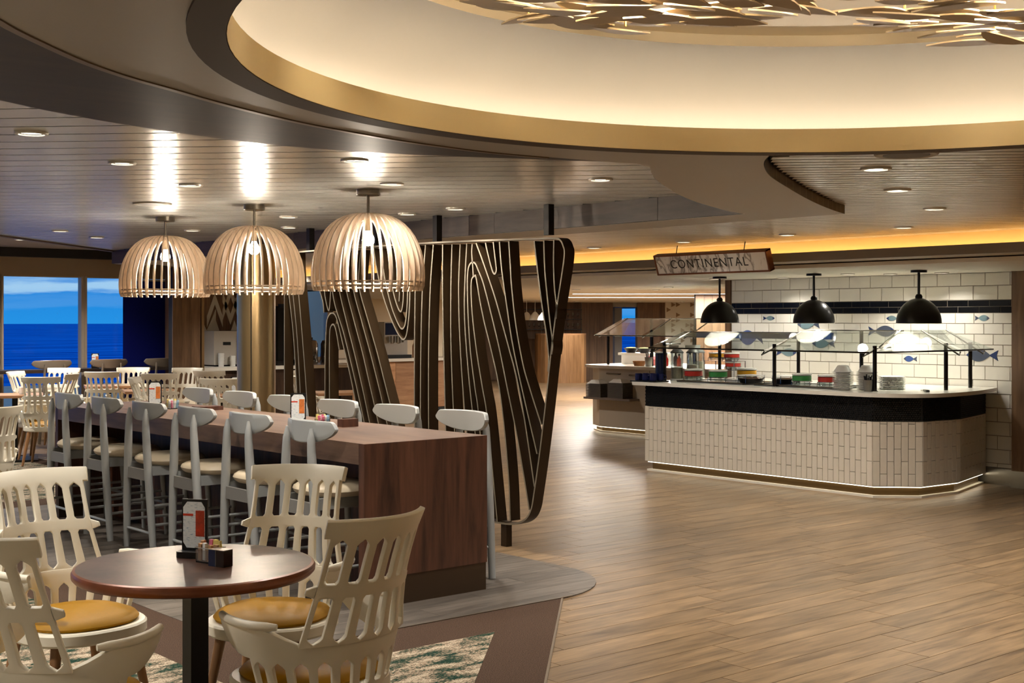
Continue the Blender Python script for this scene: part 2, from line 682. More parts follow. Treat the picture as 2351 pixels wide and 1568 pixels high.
# brown border carpet: bounded by the 45-degree edge towards the oak and by the island
cb = [(-3.0, -2.54), (5.11, 5.57), (5.0, 5.53), (3.15, 5.53), (3.15, 11.2), (5.6, 11.2), (5.6, 17.5), (-3.0, 17.5)]
struct(MB().prism(cb, -0.0105, 0.004).build('floor_carpet', m_carpet))
struct(MB().prism([(-2.6, -1.71), (4.26, 5.15), (2.75, 5.15), (2.75, 11.6), (5.4, 11.6), (5.4, 17.3), (-2.6, 17.3)], 0.004, 0.0065).build('floor_carpet_pattern', m_weave))
struct(MB().prism([(-3.0, -2.54), (5.11, 5.57), (5.118, 5.562), (-2.992, -2.548)], -0.005, 0.0055).build('trim_1', m_trim))
strip = [(p[0], p[1]) for p in island_poly[:2]] + [p for p in island_poly[2:14]]
inner = [(p[0] - 0.0, p[1] + 0.008) for p in strip]
struct(MB().prism(strip[:3] + inner[:3][::-1], 0.001, 0.0075).build('trim_2', m_trim))

# ---- ceilings --------------------------------------------------------------
R2 = math.sqrt(0.5)
WD, ND = (R2, -R2), (R2, R2)
def ceiling_mat(name, col, rough, metal):
    """satin coated metal boards, finely brushed across the boards so lamps smear towards the viewer"""
    m, nt, b = new_mat(name)
    setp(b, rough, metal, 0.6)
    N, L = nt.nodes, nt.links
    tc = N.new('ShaderNodeTexCoord')
    mp = N.new('ShaderNodeMapping')
    mp.inputs['Scale'].default_value = (0.6, 40, 1)
    L.new(tc.outputs['Object'], mp.inputs['Vector'])
    no = N.new('ShaderNodeTexNoise')
    no.inputs['Scale'].default_value = 4
    no.inputs['Detail'].default_value = 3
    L.new(mp.outputs[0], no.inputs['Vector'])
    mx = N.new('ShaderNodeMix')
    mx.data_type = 'RGBA'
    L.new(no.outputs['Fac'], mx.inputs[0])
    mx.inputs[6].default_value = tuple(c * 0.95 for c in col[:3]) + (1,)
    mx.inputs[7].default_value = tuple(c * 1.04 for c in col[:3]) + (1,)
    oi = N.new('ShaderNodeObjectInfo')
    mr = N.new('ShaderNodeMapRange')
    L.new(oi.outputs['Random'], mr.inputs['Value'])
    mr.inputs['To Min'].default_value = 0.94
    mr.inputs['To Max'].default_value = 1.05
    hv = N.new('ShaderNodeHueSaturation')
    L.new(mr.outputs[0], hv.inputs['Value'])
    L.new(mx.outputs[2], hv.inputs['Color'])
    L.new(hv.outputs[0], b.inputs['Base Color'])
    bp = N.new('ShaderNodeBump')
    bp.inputs['Strength'].default_value = 0.05
    bp.inputs['Distance'].default_value = 0.002
    L.new(no.outputs['Fac'], bp.inputs['Height'])
    L.new(bp.outputs[0], b.inputs['Normal'])
    return m
m_ceil = ceiling_mat('satin_ceiling_board', rgb(206, 204, 198), 0.24, 0.35)
m_ceil2 = ceiling_mat('linear_ceiling_strip', rgb(206, 198, 184), 0.28, 0.35)

roof = struct(MB().prism([(-4, -4), (41, -4), (41, 41), (18.5, 41), (18.5, 24.2), (11.3, 24.2), (11.3, 18.0), (-4, 18.0)], 2.95, 3.1).build('ceiling', m_black))
left_poly = [(6.2, 5.06), (6.2, 14.3), (-3.0, 5.1), (-3.0, -2.8), (0.4, -2.8), (0.4, 1.5), (0.2, 2.9), (1.2, 3.6), (2.0, 3.95), (2.6, 4.02), (3.2, 3.92), (3.85, 3.68), (4.3, 3.95), (5.05, 4.5), (5.7, 4.85)]
MB().prism(left_poly, 2.405, 2.42).build('ceiling_backing', m_black, roof)
ang = -PI / 4
n = -4.08
while n < 15:
    for s0, s1 in spans(left_poly, (0, 0), WD, ND, n + 0.11):
        if s1 - s0 < 0.1:
            continue
        sm = (s0 + s1) / 2
        c = (WD[0] * sm + ND[0] * (n + .11), WD[1] * sm + ND[1] * (n + .11))
        h = (s1 - s0) / 2
        o = MB().box(-h, h, -0.1015, 0.1015, 0, 0.012).build('ceiling_board', m_ceil, roof, loc=(c[0], c[1], 2.39))
        o.rotation_euler = (0, 0, ang)
    n += 0.22
RC = (2.88, 1.816)          # centre of the round coffer
right_poly = arc(RC[0], RC[1], 1.99, -0.9, 0.72, 10) + [(4.46, 3.55), (4.9, 3.82), (5.6, 4.2), (6.21, 4.5), (6.58, 4.72), (6.58, 14.68), (9.5, 17.6), (9.5, -3.1), (4.2, -3.1), (4.2, -0.2)]
MB().prism(right_poly, 2.31, 2.32).build('ceiling_backing', m_black, roof)
n = -0.5
while n < 20:
    for s0, s1 in spans(right_poly, (0, 0), WD, ND, n + 0.05):
        if s1 - s0 < 0.08:
            continue
        sm = (s0 + s1) / 2
        c = (WD[0] * sm + ND[0] * (n + .05), WD[1] * sm + ND[1] * (n + .05))
        h = (s1 - s0) / 2
        o = MB().box(-h, h, -0.039, 0.039, 0, 0.014).build('ceiling_strip', m_ceil2, roof, loc=(c[0], c[1], 2.29))
        o.rotation_euler = (0, 0, ang)
    n += 0.1

# plaster soffit ring with its arm to the fascia
inner_curve = [(0.55, 2.15), (0.75, 2.5), (0.967, 2.814), (1.123, 2.982), (1.29, 3.138), (1.458, 3.26), (1.626, 3.354), (1.817, 3.465), (2.018, 3.567), (2.228, 3.657), (2.437, 3.721), (2.66, 3.782), (2.9, 3.82), (3.2, 3.84), (3.55, 3.80), (3.85, 3.747)]
outer_curve = [(0.2, 3.0), (0.75, 3.53), (1.34, 3.9), (1.619, 4.042), (1.897, 4.14), (2.213, 4.215), (2.5, 4.235), (2.8, 4.2), (3.1, 4.1), (3.4, 3.97), (3.65, 3.855), (3.85, 3.747)]
fillet = [(4.0, 3.81), (4.247, 4.026), (4.62, 4.3), (5.029, 4.567), (5.35, 4.75), (5.675, 4.905), (5.93, 5.02), (6.18, 5.1)]
ic = [(p.x, p.y) for p in catmull([(a, b, 0) for a, b in inner_curve], 3)]
fi = [(p.x, p.y) for p in catmull([(a, b, 0) for a, b in fillet], 3)]
rcv = [(p.x, p.y) for p in catmull([(6.62, 4.70, 0), (6.213, 4.524, 0), (5.615, 4.227, 0), (4.9, 3.836, 0), (4.6, 3.66, 0), (4.36, 3.494, 0), (4.18, 3.35, 0), (4.03, 3.2, 0)], 4)]
a_s = math.atan2(3.2 - RC[1], 4.03 - RC[0])
near_arc = arc(RC[0], RC[1], 1.80, a_s - 0.03, -PI - 0.1, 40)
soffit_poly = ic + fi + [(6.18, 14.26), (6.62, 14.70)] + rcv + near_arc + [(0.75, 1.4), (0.6, 1.8)]
hole = arc(RC[0], RC[1], 1.765, 0, 2 * PI, 96)[:-1]
soff = struct(MB().prism(soffit_poly, 2.24, 2.30, holes=[hole]).build('ceiling_soffit', m_plaster))
oc = [(p.x, p.y) for p in catmull([(a, b, 0) for a, b in outer_curve], 3)]
dark = oc + ic[::-1]
MB().prism(dark, 2.246, 2.30).build('wenge_border', m_darkwood, soff)
edge_in = []
for i, p in enumerate(ic):
    q = Vector((p[0] - RC[0], p[1] - RC[1]))
    q = q * (1 + 0.022 / q.length)
    edge_in.append((RC[0] + q.x, RC[1] + q.y))
MB().prism(ic[:-4] + edge_in[:-4][::-1], 2.236, 2.25).build('edge_bead', plain('bead_brown', rgb(120, 98, 72), 0.4), soff)
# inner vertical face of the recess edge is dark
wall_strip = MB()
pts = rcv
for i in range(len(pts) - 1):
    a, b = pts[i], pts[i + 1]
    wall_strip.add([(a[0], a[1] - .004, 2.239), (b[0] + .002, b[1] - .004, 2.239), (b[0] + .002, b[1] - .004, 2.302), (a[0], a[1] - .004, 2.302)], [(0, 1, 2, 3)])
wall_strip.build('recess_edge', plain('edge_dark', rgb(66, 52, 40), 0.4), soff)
# wood fascia where the left ceiling steps down
fas = struct(MB().box(6.17, 6.2, 4.9, 14.28, 2.242, 2.42).build('ceiling_fascia', m_black))
yy = 4.9
rw = [0.9, 1.1, 0.55, 0.3, 1.0, 0.45, 0.8, 0.3, 1.2, 0.7, 1.0, 0.5, 0.58]
for w in rw:
    MB().box(-0.012, 0, 0, w - 0.003, 0, 0.147).build('fascia_panel', m_greywood, fas, loc=(6.17, yy, 2.243))
    yy += w

# round coffer: dark lip, tan band, lit cove dome, flat centre
lip = MB().lathe([(1.69, 2.232), (1.775, 2.232), (1.775, 2.29), (1.69, 2.29), (1.69, 2.232)], (RC[0], RC[1], 0), 128)
coff = struct(lip.build('ceiling_coffer', plain('lip_umber', rgb(74, 58, 42), 0.6, spec=0.2), smooth=True))
MB().lathe([(1.688, 2.234), (1.688, 2.322), (1.708, 2.322), (1.708, 2.29)], (RC[0], RC[1], 0), 128).build('cove_band', m_tan, coff, smooth=True)
prof = [(1.70, 2.303), (1.93, 2.303)]
for i in range(13):
    t = i / 12 * PI / 2
    prof.append((1.93 - 0.40 * (1 - math.cos(t)) ** 1.0, 2.303 + 0.297 * math.sin(t)))
MB().lathe(prof, (RC[0], RC[1], 0), 128).build('cove_dome', plain('cove_plaster', rgb(140, 127, 107), 0.7, vary=0.02), coff, smooth=True)
MB().lathe([(1.53, 2.60), (1.56, 2.615), (1.62, 2.66), (0.0001, 2.665)], (RC[0], RC[1], 0), 128).build('coffer_top', plain('coffer_top_plaster', rgb(202, 186, 160), 0.6), coff, smooth=True)
led = MB().lathe([(1.845, 2.306), (1.863, 2.306), (1.863, 2.312), (1.845, 2.312), (1.845, 2.306)], (RC[0], RC[1], 0), 128)
led.build('cove_light_strip', emit('led_warm', (1.0, 0.94, 0.86, 1), 10.5), coff)

# ---- lowered service soffit with amber cove along X = 9.2
m_soffit = plain('service_soffit', rgb(216, 208, 192), 0.55, vary=0.02)
svc = struct(MB().prism([(9.36, -3.1), (12.2, -3.1), (12.2, 4.2), (40, 4.2), (40, 40), (18.5, 40), (18.5, 24.1), (11.3, 24.1), (11.3, 17.7), (9.36, 17.7)], 2.30, 2.34).build('ceiling_service', m_soffit))
MB().box(9.22, 9.62, -3.1, 17.65, 2.11, 2.13).build('soffit_step', plain('soffit_grey', rgb(170, 156, 134), 0.55), svc)
MB().box(9.20, 9.24, -3.1, 17.65, 2.11, 2.185).build('soffit_lip', plain('soffit_lip_grey', rgb(128, 114, 96), 0.55), svc)
MB().prism([(9.60, -3.1), (12.2, -3.1), (12.2, 4.2), (38, 4.2), (38, 38), (18.5, 38), (18.5, 24.1), (11.3, 24.1), (11.3, 17.65), (9.60, 17.65)], 2.068, 2.10).build('soffit_underside', m_soffit, svc)
MB().box(9.36, 9.40, -3.1, 17.65, 2.12, 2.30).build('cove_fascia', plain('cove_amber_paint', rgb(226, 190, 130), 0.6, vary=0.02), svc)
MB().box(9.265, 9.28, -3.0, 17.6, 2.135, 2.142).build('cove_light_strip', emit('led_amber', (1.0, 0.70, 0.34, 1), 7.0), svc)

# ---- far left ceiling beyond the diagonal edge
m_ceil3 = plain('dining_ceiling', rgb(150, 140, 128), 0.5)
far_l = struct(MB().prism([(-3, 5.1), (9.4, 17.5), (9.4, 17.7), (-3, 17.7)], 2.56, 2.6).build('ceiling_dining', m_ceil3))
MB().prism([(-3, 5.06), (9.4, 17.46), (9.4, 17.54), (-3, 5.14)], 2.375, 2.57).build('edge_beam', plain('edge_beam_brown', rgb(70, 48, 32), 0.4), far_l)
MB().prism([(1.0, 17.28), (9.2, 17.38), (9.2, 17.5), (1.0, 17.42)], 2.44, 2.56).build('black_beam', m_black, far_l)

# ---- walls
m_header = plain('window_header', rgb(150, 128, 104), 0.6)
def wall(name, x0, x1, y0, y1, z0, z1, mat):
    return struct(MB().box(x0, x1, y0, y1, z0, z1).build(name, mat))
wall('wall_rear', -3.4, 12.4, -3.4, -3.2, -0.2, 3.0, m_cream)
wall('wall_left', -3.4, -3.2, -3.2, 17.7, -0.2, 3.0, m_cream)
wall('wall_right', 12.1, 12.3, -3.2, 10.0, -0.2, 3.0, m_oakwall)
# window wall, Y = 17.7
wb = wall('wall_window', -3.2, 11.3, 17.7, 17.85, 2.20, 3.0, m_header)
m_frame = plain('window_frame_beige', rgb(176, 160, 140), 0.45, 0.2)
m_glass = thin_glass('window_glass', (0.97, 0.98, 1.0, 1), 0.0, fres=0.12)
WIN = [(2.50, 3.68), (3.76, 4.92), (4.98, 6.06), (6.13, 7.195), (7.277, 8.53), (10.28, 10.72), (10.80, 11.2)]
for i, (a, b) in enumerate(WIN):
    z0 = 0.42 if b < 9 else 1.02
    w = struct(MB().box(a - 0.001, b + 0.001, 17.74, 17.80, z0 - 0.05, z0).build('window_%d' % (i + 1), m_frame))
    for (p, q, r, s) in ((a - .04, a, z0 - .05, 2.21), (b, b + .04, z0 - .05, 2.21)):
        MB().box(p, q, 17.70, 17.82, r, s).build('window_frame', m_frame, w)
    MB().box(a, b, 17.71, 17.82, 2.19, 2.215).build('window_frame', m_frame, w)
    MB().box(a, b, 17.775, 17.781, z0, 2.2).build('pane', m_glass, w)
    if i == 5:
        MB().box(a, b, 17.74, 17.78, 1.62, 1.64).build('glazing_bar', plain('bar_dark', rgb(60, 62, 66), 0.4), w)
wall('wall_sill', -3.2, 8.6, 17.7, 17.85, -0.2, 0.37, m_header)
wall('wall_window_pier', 8.57, 10.24, 17.7, 17.85, -0.2, 2.2, m_oakwall)
wall('wall_window_apron', 10.24, 11.3, 17.7, 17.85, -0.2, 0.97, m_oakwall)
# open sea and blind
def sea_mat():
    m, nt, b = new_mat('sea_water')
    setp(b, 1.0, 0, 0.0)
    N, L = nt.nodes, nt.links
    tc = N.new('ShaderNodeTexCoord')
    mp = N.new('ShaderNodeMapping')
    mp.inputs['Scale'].default_value = (0.005, 0.028, 1)
    mp.inputs['Rotation'].default_value = (0, 0, 0.37)
    L.new(tc.outputs['Object'], mp.inputs['Vector'])
    no = N.new('ShaderNodeTexNoise')
    no.inputs['Scale'].default_value = 1.0
    no.inputs['Detail'].default_value = 8
    no.inputs['Roughness'].default_value = 0.65
    L.new(mp.outputs[0], no.inputs['Vector'])
    cr = N.new('ShaderNodeValToRGB')
    cr.color_ramp.elements[0].color = (0.003, 0.10, 0.50, 1)
    cr.color_ramp.elements[0].position = 0.42
    cr.color_ramp.elements[1].color = (0.010, 0.22, 0.80, 1)
    cr.color_ramp.elements[1].position = 0.58
    L.new(no.outputs['Fac'], cr.inputs[0])
    L.new(cr.outputs[0], b.inputs['Base Color'])
    bp = N.new('ShaderNodeBump')
    bp.inputs['Strength'].default_value = 0.2
    bp.inputs['Distance'].default_value = 2.0
    L.new(no.outputs['Fac'], bp.inputs['Height'])
    L.new(bp.outputs[0], b.inputs['Normal'])
    return m
sea = MB().add([(-9000, 30, -30), (12000, 30, -30), (12000, 11000, -30), (-9000, 11000, -30)], [(0, 1, 2, 3)]).build('sea', sea_mat())
struct(sea)
sea['label'] = 'calm blue sea out to the horizon beyond the windows'
def blind_mat():
    m, nt, b = new_mat('navy_blind')
    b.inputs['Base Color'].default_value = (0.010, 0.015, 0.17, 1)
    setp(b, 0.9, 0, 0.05)
    N, L = nt.nodes, nt.links
    t = N.new('ShaderNodeBsdfTransparent')
    t.inputs[0].default_value = (0.02, 0.03, 0.16, 1)
    mx = N.new('ShaderNodeMixShader')
    mx.inputs[0].default_value = 0.92
    L.new(b.outputs[0], mx.inputs[2])
    L.new(t.outputs[0], mx.inputs[1])
    L.new(mx.outputs[0], N['Material Output'].inputs[0])
    return m
bl = MB().box(7.80, 8.52, 17.70, 17.704, 0.44, 2.17).build('window_blind', blind_mat())
tag(bl, 'dark navy roller blind drawn over the right part of the window', 'blind')
MB().tube([(7.80, 17.70, 2.17), (8.52, 17.70, 2.17)], 0.012).build('roller', m_frame, bl)
# ledge along the window
tag(MB().box(3.0, 8.55, 17.25, 17.62, 0.895, 0.94).build('window_counter', wood('ledge_wood', rgb(30, 22, 18), rgb(58, 42, 34), (1, 10, 10), 2)), 'long dark wood counter running along the sea windows', 'counter')

# wood pier left of the coffee niche, panel by panel
pier = struct(MB().box(7.88, 8.28, 16.3, 16.42, -0.01, 2.3).build('wall_pier', m_black))
for i in range(3):
    MB().box(7.875 + i * 0.135, 7.875 + i * 0.135 + 0.132, 16.285, 16.30, 0.0, 2.3).build('panel', m_oakwall, pier)
struct(MB().box(8.30, 8.34, 16.29, 16.33, 0, 2.3).build('trim_5', plain('brass_edge', rgb(150, 122, 84), 0.4, 0.5)))
# niche wall with chevrons
niche = wall('wall_niche', 8.295, 10.2, 17.25, 17.4, -0.01, 2.45, m_oakwall)
m_chev = plain('chevron_white', rgb(214, 206, 190), 0.5)
def chevron(x, z, w, h, t, up=True):
    s = 1 if up else -1
    y = 17.247
    pts = [(x, z), (x + w, z + s * h), (x + 2 * w, z), (x + 2 * w, z - t), (x + w, z + s * h - t), (x, z - t)]
    vs = [(px, y - 0.006, pz) for px, pz in pts] + [(px, y, pz) for px, pz in pts]
    fs = [(0, 1, 4, 5), (1, 2, 3, 4), (6, 11, 10, 7), (7, 10, 9, 8)] + [(i, (i + 1) % 6, (i + 1) % 6 + 6, i + 6) for i in range(6)]
    MB().add(vs, fs).build('chevron', m_chev, niche)
chevron(8.87, 1.66, 0.125, 0.33, 0.16)
chevron(8.72, 1.76, 0.145, -0.31, 0.20)
chevron(9.12, 2.02, 0.125, -0.33, 0.16, True)
chevron(9.12, 1.76, 0.13, 0.34, 0.16)
chevron(9.38, 1.70, 0.13, 0.34, 0.16)
chevron(8.9, 1.30, 0.11, 0.30, 0.16)
chevron(9.2, 1.30, 0.11, 0.30, 0.16)

# ---- tiled service wall X = 11.83
m_grout = plain('tile_grout', rgb(150, 140, 124), 0.8)
m_tile = plain('white_wall_tile', rgb(224, 220, 208), 0.16, spec=0.6, vary=0.02)
m_btile = plain('black_glazed_tile', rgb(8, 9, 12), 0.3, spec=0.3)
tw = wall('wall_service', 11.838, 12.1, 6.42, 9.97, -0.01, 2.08, m_grout)
rows = []
for z0, z1, w, off, mt in ((1.939, 2.067, .2625, 6.498, m_tile), (1.798, 1.939, .2625, 6.625, m_tile), (1.7345, 1.798, .2275, 6.49, m_btile), (1.671, 1.7345, .2275, 6.60, m_btile)):
    rows.append((z0, z1, w, off, mt))
z = 1.671
for i in range(5):
    rows.append((z - 0.1046, z, 0.2035, 6.47 + 0.10 * (i % 2), m_tile))
    z -= 0.1046
i = 0
while z > 0.17:
    z0 = max(z - 0.1345, 0.165)
    rows.append((z0, z, 0.2625, 6.498 + 0.131 * (i % 2), m_tile))
    z = z0
    i += 1
tile_cache = {}
for z0, z1, w, off, mt in rows:
    y = off
    while y > 6.42:
        y -= w
    while y < 9.97:
        a, b = max(y, 6.43), min(y + w, 9.965)
        if b - a > 0.01:
            key = (round(b - a, 3), round(z1 - z0, 3), mt.name)
            if key not in tile_cache:
                L2, H2 = (b - a) / 2 - .0016, (z1 - z0) / 2 - .0016
                me = MB().add([(0.005, -L2, -H2), (0.005, L2, -H2), (0.005, L2, H2), (0.005, -L2, H2), (-0.004, -L2 + .003, -H2 + .003), (-0.004, L2 - .003, -H2 + .003), (-0.004, L2 - .003, H2 - .003), (-0.004, -L2 + .003, H2 - .003)],
                              [(7, 6, 5, 4), (4, 5, 1, 0), (5, 6, 2, 1), (6, 7, 3, 2), (7, 4, 0, 3)]).mesh('tile', fix=False)
                me.materials.append(mt)
                tile_cache[key] = me
            hidden = (z1 < 0.80 and a > 6.85)
            if not hidden:
                link('tile', tile_cache[key], None, tw, (11.836, (a + b) / 2, (z0 + z1) / 2))
        y += w
struct(MB().box(11.815, 11.838, 6.42, 9.97, 0.0, 0.16).build('baseboard_service', m_steel))
# wood pillars at both ends of the tiled wall
for (y0, y1, x0) in ((5.2, 6.42, 11.72),):
    p = struct(MB().box(x0 + .012, 12.1, y0, y1, 0.16, 2.07).build('wall_pillar', m_black))
    for q in range(4):
        ww = (y1 - y0) / 4
        MB().box(x0, x0 + .012, y0 + q * ww + .001, y0 + (q + 1) * ww - .001, 0.16, 2.068).build('panel', m_oakwall, p)
    MB().box(x0 + .012, 12.1, y1, y1 + .008, .16, 2.068).build('panel', m_oakwall, p)
    MB().box(x0 - .004, 12.1, y0, y1 + .01, 0, 0.16).build('kick_plate', m_steel, p)
p2 = struct(MB().box(11.83, 12.3, 9.98, 10.06, -.01, 2.07).build('wall_return', m_oakwall))

# fish motifs on the tiles (flat printed decals)
m_f1 = plain('fish_blue', rgb(62, 84, 140), 0.3)
m_f2 = plain('fish_grey', rgb(112, 136, 142), 0.3)
m_f3 = plain('fish_slate', rgb(72, 80, 96), 0.3)
m_f4 = plain('fish_navy', rgb(44, 58, 100), 0.3)
def fish(yc, z, L, h, flip, mb, mt):
    """body, head and tail; nose points to -Y when flip is 1"""
    s = -1 if flip else 1
    root = None
    X = 11.829
    def poly(pts, name, mat, par, dx):
        vs = [(X - dx, yc + s * a, z + b) for a, b in pts] + [(X + .003, yc + s * a, z + b) for a, b in pts]
        k = len(pts)
        fs = [tuple(range(k)), tuple(range(k, 2 * k))[::-1]] + [(i, (i + 1) % k, (i + 1) % k + k, i + k) for i in range(k)]
        return MB().add(vs, fs).build(name, mat, par)
    B = L * 0.76
    body = []
    nb = 10
    x0 = L / 2
    for i in range(nb + 1):
        t = i / nb
        body.append((x0 - B * 0.22 - (B * 0.78) * t, h / 2 * math.sin(PI * (0.22 + 0.78 * t)) ** 0.9))
    body = body + [(a, -b) for a, b in body[::-1] if b > 1e-4]
    root = poly(body, 'fish_decal', mb, tw, .001)
    head = [(x0 - B * 0.22, h / 2 * math.sin(PI * .22) ** .9), (x0 - B * .1, h / 2 * math.sin(PI * .1) ** .9), (x0, 0), (x0 - B * .1, -h / 2 * math.sin(PI * .1) ** .9), (x0 - B * 0.22, -h / 2 * math.sin(PI * .22) ** .9)]
    poly(head, 'head', mt, root, .001)
    tail = [(x0 - B * .97, 0.004), (-L / 2, h * .42), (-L / 2 + L * .05, 0), (-L / 2, -h * .42), (x0 - B * .97, -0.004)]
    poly(tail, 'tail', mt, root, .001)
fish(9.416, 1.622, .165, .052, 1, m_f2, m_f4)
fish(7.79, 1.619, .17, .055, 0, m_f2, m_f4)
fish(6.79, 1.62, .155, .06, 1, m_f2, m_f3)
fish(8.87, 1.555, .30, .11, 0, m_f2, m_f3)
fish(7.93, 1.485, .33, .115, 1, m_f3, m_f4)
fish(7.591, 1.202, .156, .062, 0, m_f1, m_f3)
fish(6.79, 1.255, .34, .125, 0, m_f3, m_f4)
fish(8.67, 1.345, .30, .10, 0, m_f2, m_f3)
fish(9.17, 1.24, .28, .09, 1, m_f2, m_f4)
fish(9.68, 1.40, .36, .17, 0, m_f1, m_f4)

# ---- round column beside the screen
colm = struct(MB().lathe([(0.177, 0.0), (0.177, 2.385)], (6.08, 10.84, 0), 48).build('wall_column', plain('satin_bronze', rgb(172, 148, 108), 0.28, 0.85, vary=0.03), smooth=True))
MB().lathe([(0.19, 2.30), (0.19, 2.39)], (6.08, 10.84, 0), 48).build('collar', plain('collar_umber', rgb(60, 46, 34), 0.4), colm, smooth=True)
sm = MB().box(6.08 - .1285, 6.08 - .1225, 10.84 - .131, 10.84 - .124, 0.02, 2.3)
sm.build('seam', m_black, colm)

# ---- far end of the hall
def cam_pt(lat, d):
    return (lat * CS + d * SN, -lat * SN + d * CS)
def facing_wall(name, lat0, lat1, d, z0, z1, mat, t=0.15, parent=None):
    a, b = cam_pt(lat0, d), cam_pt(lat1, d)
    c, e = cam_pt(lat1, d + t), cam_pt(lat0, d + t)
    o = MB().prism([a, b, c, e], z0, z1).build(name, mat, parent)
    return o if parent else struct(o)
m_oakfar = wood('oak_far', rgb(88, 64, 46), rgb(140, 108, 78), (9, 9, .8), 1.3, rough=0.5, rnd=0.15, bump=0)
E35 = 35.0
wf = facing_wall('wall_far', -2.6, 2.70, E35, 0, 2.1, m_oakfar)
lat = 1.45
for i in range(6):
    facing_wall('panel', lat + i * .205, lat + i * .205 + .2, E35 - .03, 0.0, 2.09, m_oakfar, .03, wf)
facing_wall('wall_far_right', 3.35, 6.1, E35, 0, 2.1, m_oakfar)
wfr = facing_wall('wall_far_panels', 3.35, 4.9, E35 - .04, 0, 2.09, m_oakfar, .03)
for i in range(7):
    facing_wall('panel', 3.35 + i * .2, 3.35 + i * .2 + .196, E35 - .08, 0.0, 2.09, m_oakfar, .03, wfr)
# doorway with lit header and a view of the evening sky
door = facing_wall('door_1', 2.70, 3.35, E35 + .05, 1.95, 2.1, plain('door_header', rgb(170, 164, 156), 0.5))
facing_wall('door_frame', 2.70, 2.75, E35, 0, 1.95, plain('frame_navy', rgb(30, 40, 70), 0.4), .1, door)
facing_wall('door_leaf', 2.75, 2.95, E35 + .05, 0, 1.93, plain('door_grey', rgb(120, 116, 112), 0.5), .05, door)
facing_wall('door_frame', 3.31, 3.35, E35, 0, 1.95, plain('frame_navy', rgb(30, 40, 70), 0.4), .1, door)
facing_wall('pane', 2.95, 3.31, E35 + .1, 0.0, 1.85, m_glass, .01, door)
# white faceted panel, built tile by tile
tp = facing_wall('wall_triangle_panel', 4.05, 4.95, E35 - .5, 0, 2.09, plain('facet_white', rgb(228, 220, 204), 0.5), .1)
m_tri = plain('facet_tan', rgb(150, 122, 92), 0.5)
random.seed(11)
for i in range(7):
    for j in range(8):
        if random.random() < 0.42:
            la, z0 = 4.08 + i * .125, 1.0 + j * .135
            a, b = cam_pt(la, E35 - .51), cam_pt(la + .115, E35 - .51)
            zs = (z0, z0 + .125, z0 + .0625)
            MB().add([(a[0], a[1], z0), (a[0], a[1], z0 + .125), (b[0], b[1], z0 + .0625)], [(0, 1, 2)]).build('facet', m_tri, tp)
wr = facing_wall('wall_wood_right', 3.3, 4.05, 23.5, 0, 2.07, m_black)
for i in range(5):
    facing_wall('panel', 3.3 + i * .15, 3.3 + i * .15 + .147, 23.47, 0, 2.068, m_oakfar, .03, wr)
# enclosing walls far behind (close the hall)
wall('wall_hall_back', 11.3, 18.5, 24.0, 24.2, -0.2, 3.0, m_cream)
wall('wall_hall_side', 11.3, 11.45, 17.85, 24.0, -0.2, 3.0, m_cream)
wall('wall_hall_east', 39.8, 40.0, 6.0, 27.0, -0.2, 3.0, m_cream)
wall('wall_hall_north', 18.3, 30.0, 39.8, 40.0, -0.2, 3.0, m_cream)
wall('wall_hall_corner', 18.3, 18.5, 24.0, 39.8, -0.2, 3.0, m_cream)
wall('wall_hall_south', 12.3, 40.0, 5.9, 6.0, -0.2, 3.0, m_cream)
# ================================================================== BAR, STOOLS, PENDANTS
m_kick = plain('bronze_kick', rgb(70, 54, 38), 0.4, 0.5)
bar = thing('high_table', 'long dark walnut communal bar table with waterfall end panel', 'table', (4.465, 8.22, 0))
MB().box(-.435, .435, -2.22, 2.22, .80, .918).build('tabletop', m_walnut_top, bar)
MB().box(-.4355, .4355, -2.226, -2.17, .168, .9175).build('end_panel', m_walnut, bar)
MB().box(-.4355, .4355, 2.17, 2.226, .168, .9175).build('end_panel', m_walnut, bar)
MB().box(-.43, .43, -2.222, -2.165, 0.006, .168).build('kick_plate', m_kick, bar)
MB().box(-.43, .43, 2.165, 2.222, 0.006, .168).build('kick_plate', m_kick, bar)
MB().box(-.05, .05, -2.16, 2.16, 0.006, .80).build('spine_panel', m_walnut, bar)

